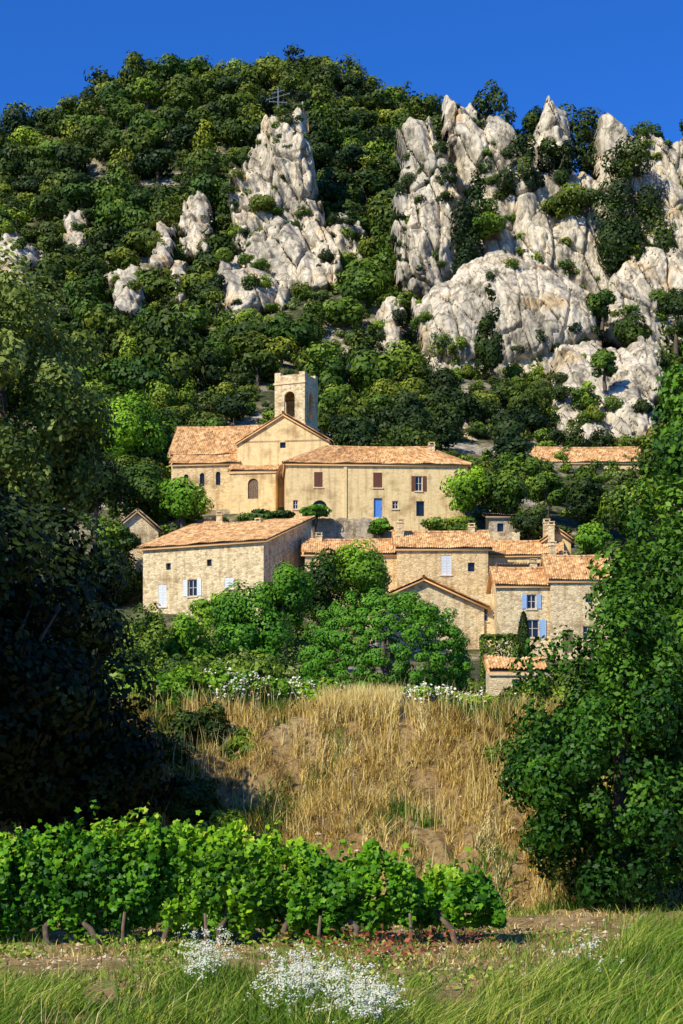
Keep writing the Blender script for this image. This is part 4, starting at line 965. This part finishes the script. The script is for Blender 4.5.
for _ in range(5):
    px=rng.normal(575,26); py=rng.uniform(975,995); d=CZ*F/(py-HY); pts.append((wx(px,d),d,rng.uniform(.2,.36)))
umbels("wildflowers",pts,"clusters of small white umbel wildflowers in grass")
fl=np.array(pts); m_=10000; kq=rng.randint(0,len(fl),m_); PX=fl[kq,0]+rng.normal(size=m_)*.18; PY=fl[kq,1]+rng.normal(size=m_)*.2
blades("flower_foliage",np.stack([PX,PY,height(PX,PY)-.02],1),rng.uniform(.1,.32,m_),.006,M_grass,rng,.9,"feathery green foliage around wildflowers",tint=rng.uniform(0,.8,m_))
rng=rs(99); V=[];Fs=[]
for k in range(1900):
    y=rng.uniform(16,31) if k%3==0 else rng.uniform(17,23.5); x=rng.uniform(-.26,.22)*y; r=rng.uniform(.008,.03)*(1 if y<25 else 1.5)*rng.choice([1,1,1,1.9]); g=hz(x,y); b=len(V)
    for u in ((1,0,0),(0,1,0),(-1,0,0),(0,-1,0),(0,0,.7),(0,0,-.6)):
        q=rng.uniform(.6,1.2); V.append((x+u[0]*r*q,y+u[1]*r*q,g+u[2]*r*q-.1*r))
    for f in ((0,1,4),(1,2,4),(2,3,4),(3,0,4),(1,0,5),(2,1,5),(3,2,5),(0,3,5)): Fs.append(tuple(b+t for t in f))
add("loose_stones",pmesh("loose_stones",V,Fs,[M_pebble]),kind="stuff",label="scattered limestone pebbles on the earth",cat="stones")
# ------------------------------------------------ light, sky, camera
el=math.radians(40); az=math.radians(222)
S=Vector((math.sin(az)*math.cos(el),math.cos(az)*math.cos(el),math.sin(el)))
sun=bpy.data.lights.new("sun",'SUN'); sun.energy=5; sun.angle=math.radians(.5); sun.color=(1,.94,.77)
so=bpy.data.objects.new("sun",sun); scene.collection.objects.link(so); so.rotation_euler=S.to_track_quat('Z','Y').to_euler()
w=bpy.data.worlds.new("World"); scene.world=w; w.use_nodes=True; nt=w.node_tree
sky=nt.nodes.new("ShaderNodeTexSky"); sky.sky_type='NISHITA'; sky.sun_disc=False; sky.sun_elevation=el; sky.sun_rotation=az
sky.air_density=1.0; sky.dust_density=0.1; sky.ozone_density=3.0; sky.altitude=800
mm=nt.nodes.new("ShaderNodeMix"); mm.data_type='RGBA'; mm.blend_type='MULTIPLY'; mm.inputs[0].default_value=1; mm.inputs[7].default_value=(.18,.64,1.42,1)
nt.links.new(sky.outputs[0],mm.inputs[6])
bg=nt.nodes["Background"]; nt.links.new(mm.outputs[2],bg.inputs[0]); bg.inputs[1].default_value=.12
cam=bpy.data.cameras.new("camera"); co=bpy.data.objects.new("camera",cam); scene.collection.objects.link(co); scene.camera=co
co.location=(0,0,CZ); co.rotation_euler=(math.pi/2,0,0); cam.sensor_fit='VERTICAL'; cam.sensor_height=36; cam.sensor_width=24
cam.lens=F/1024*36; cam.shift_y=(HY-512)/1024; cam.clip_end=8000; cam.clip_start=.1
scene.view_settings.view_transform='Standard'; scene.view_settings.look='None'; scene.view_settings.exposure=0
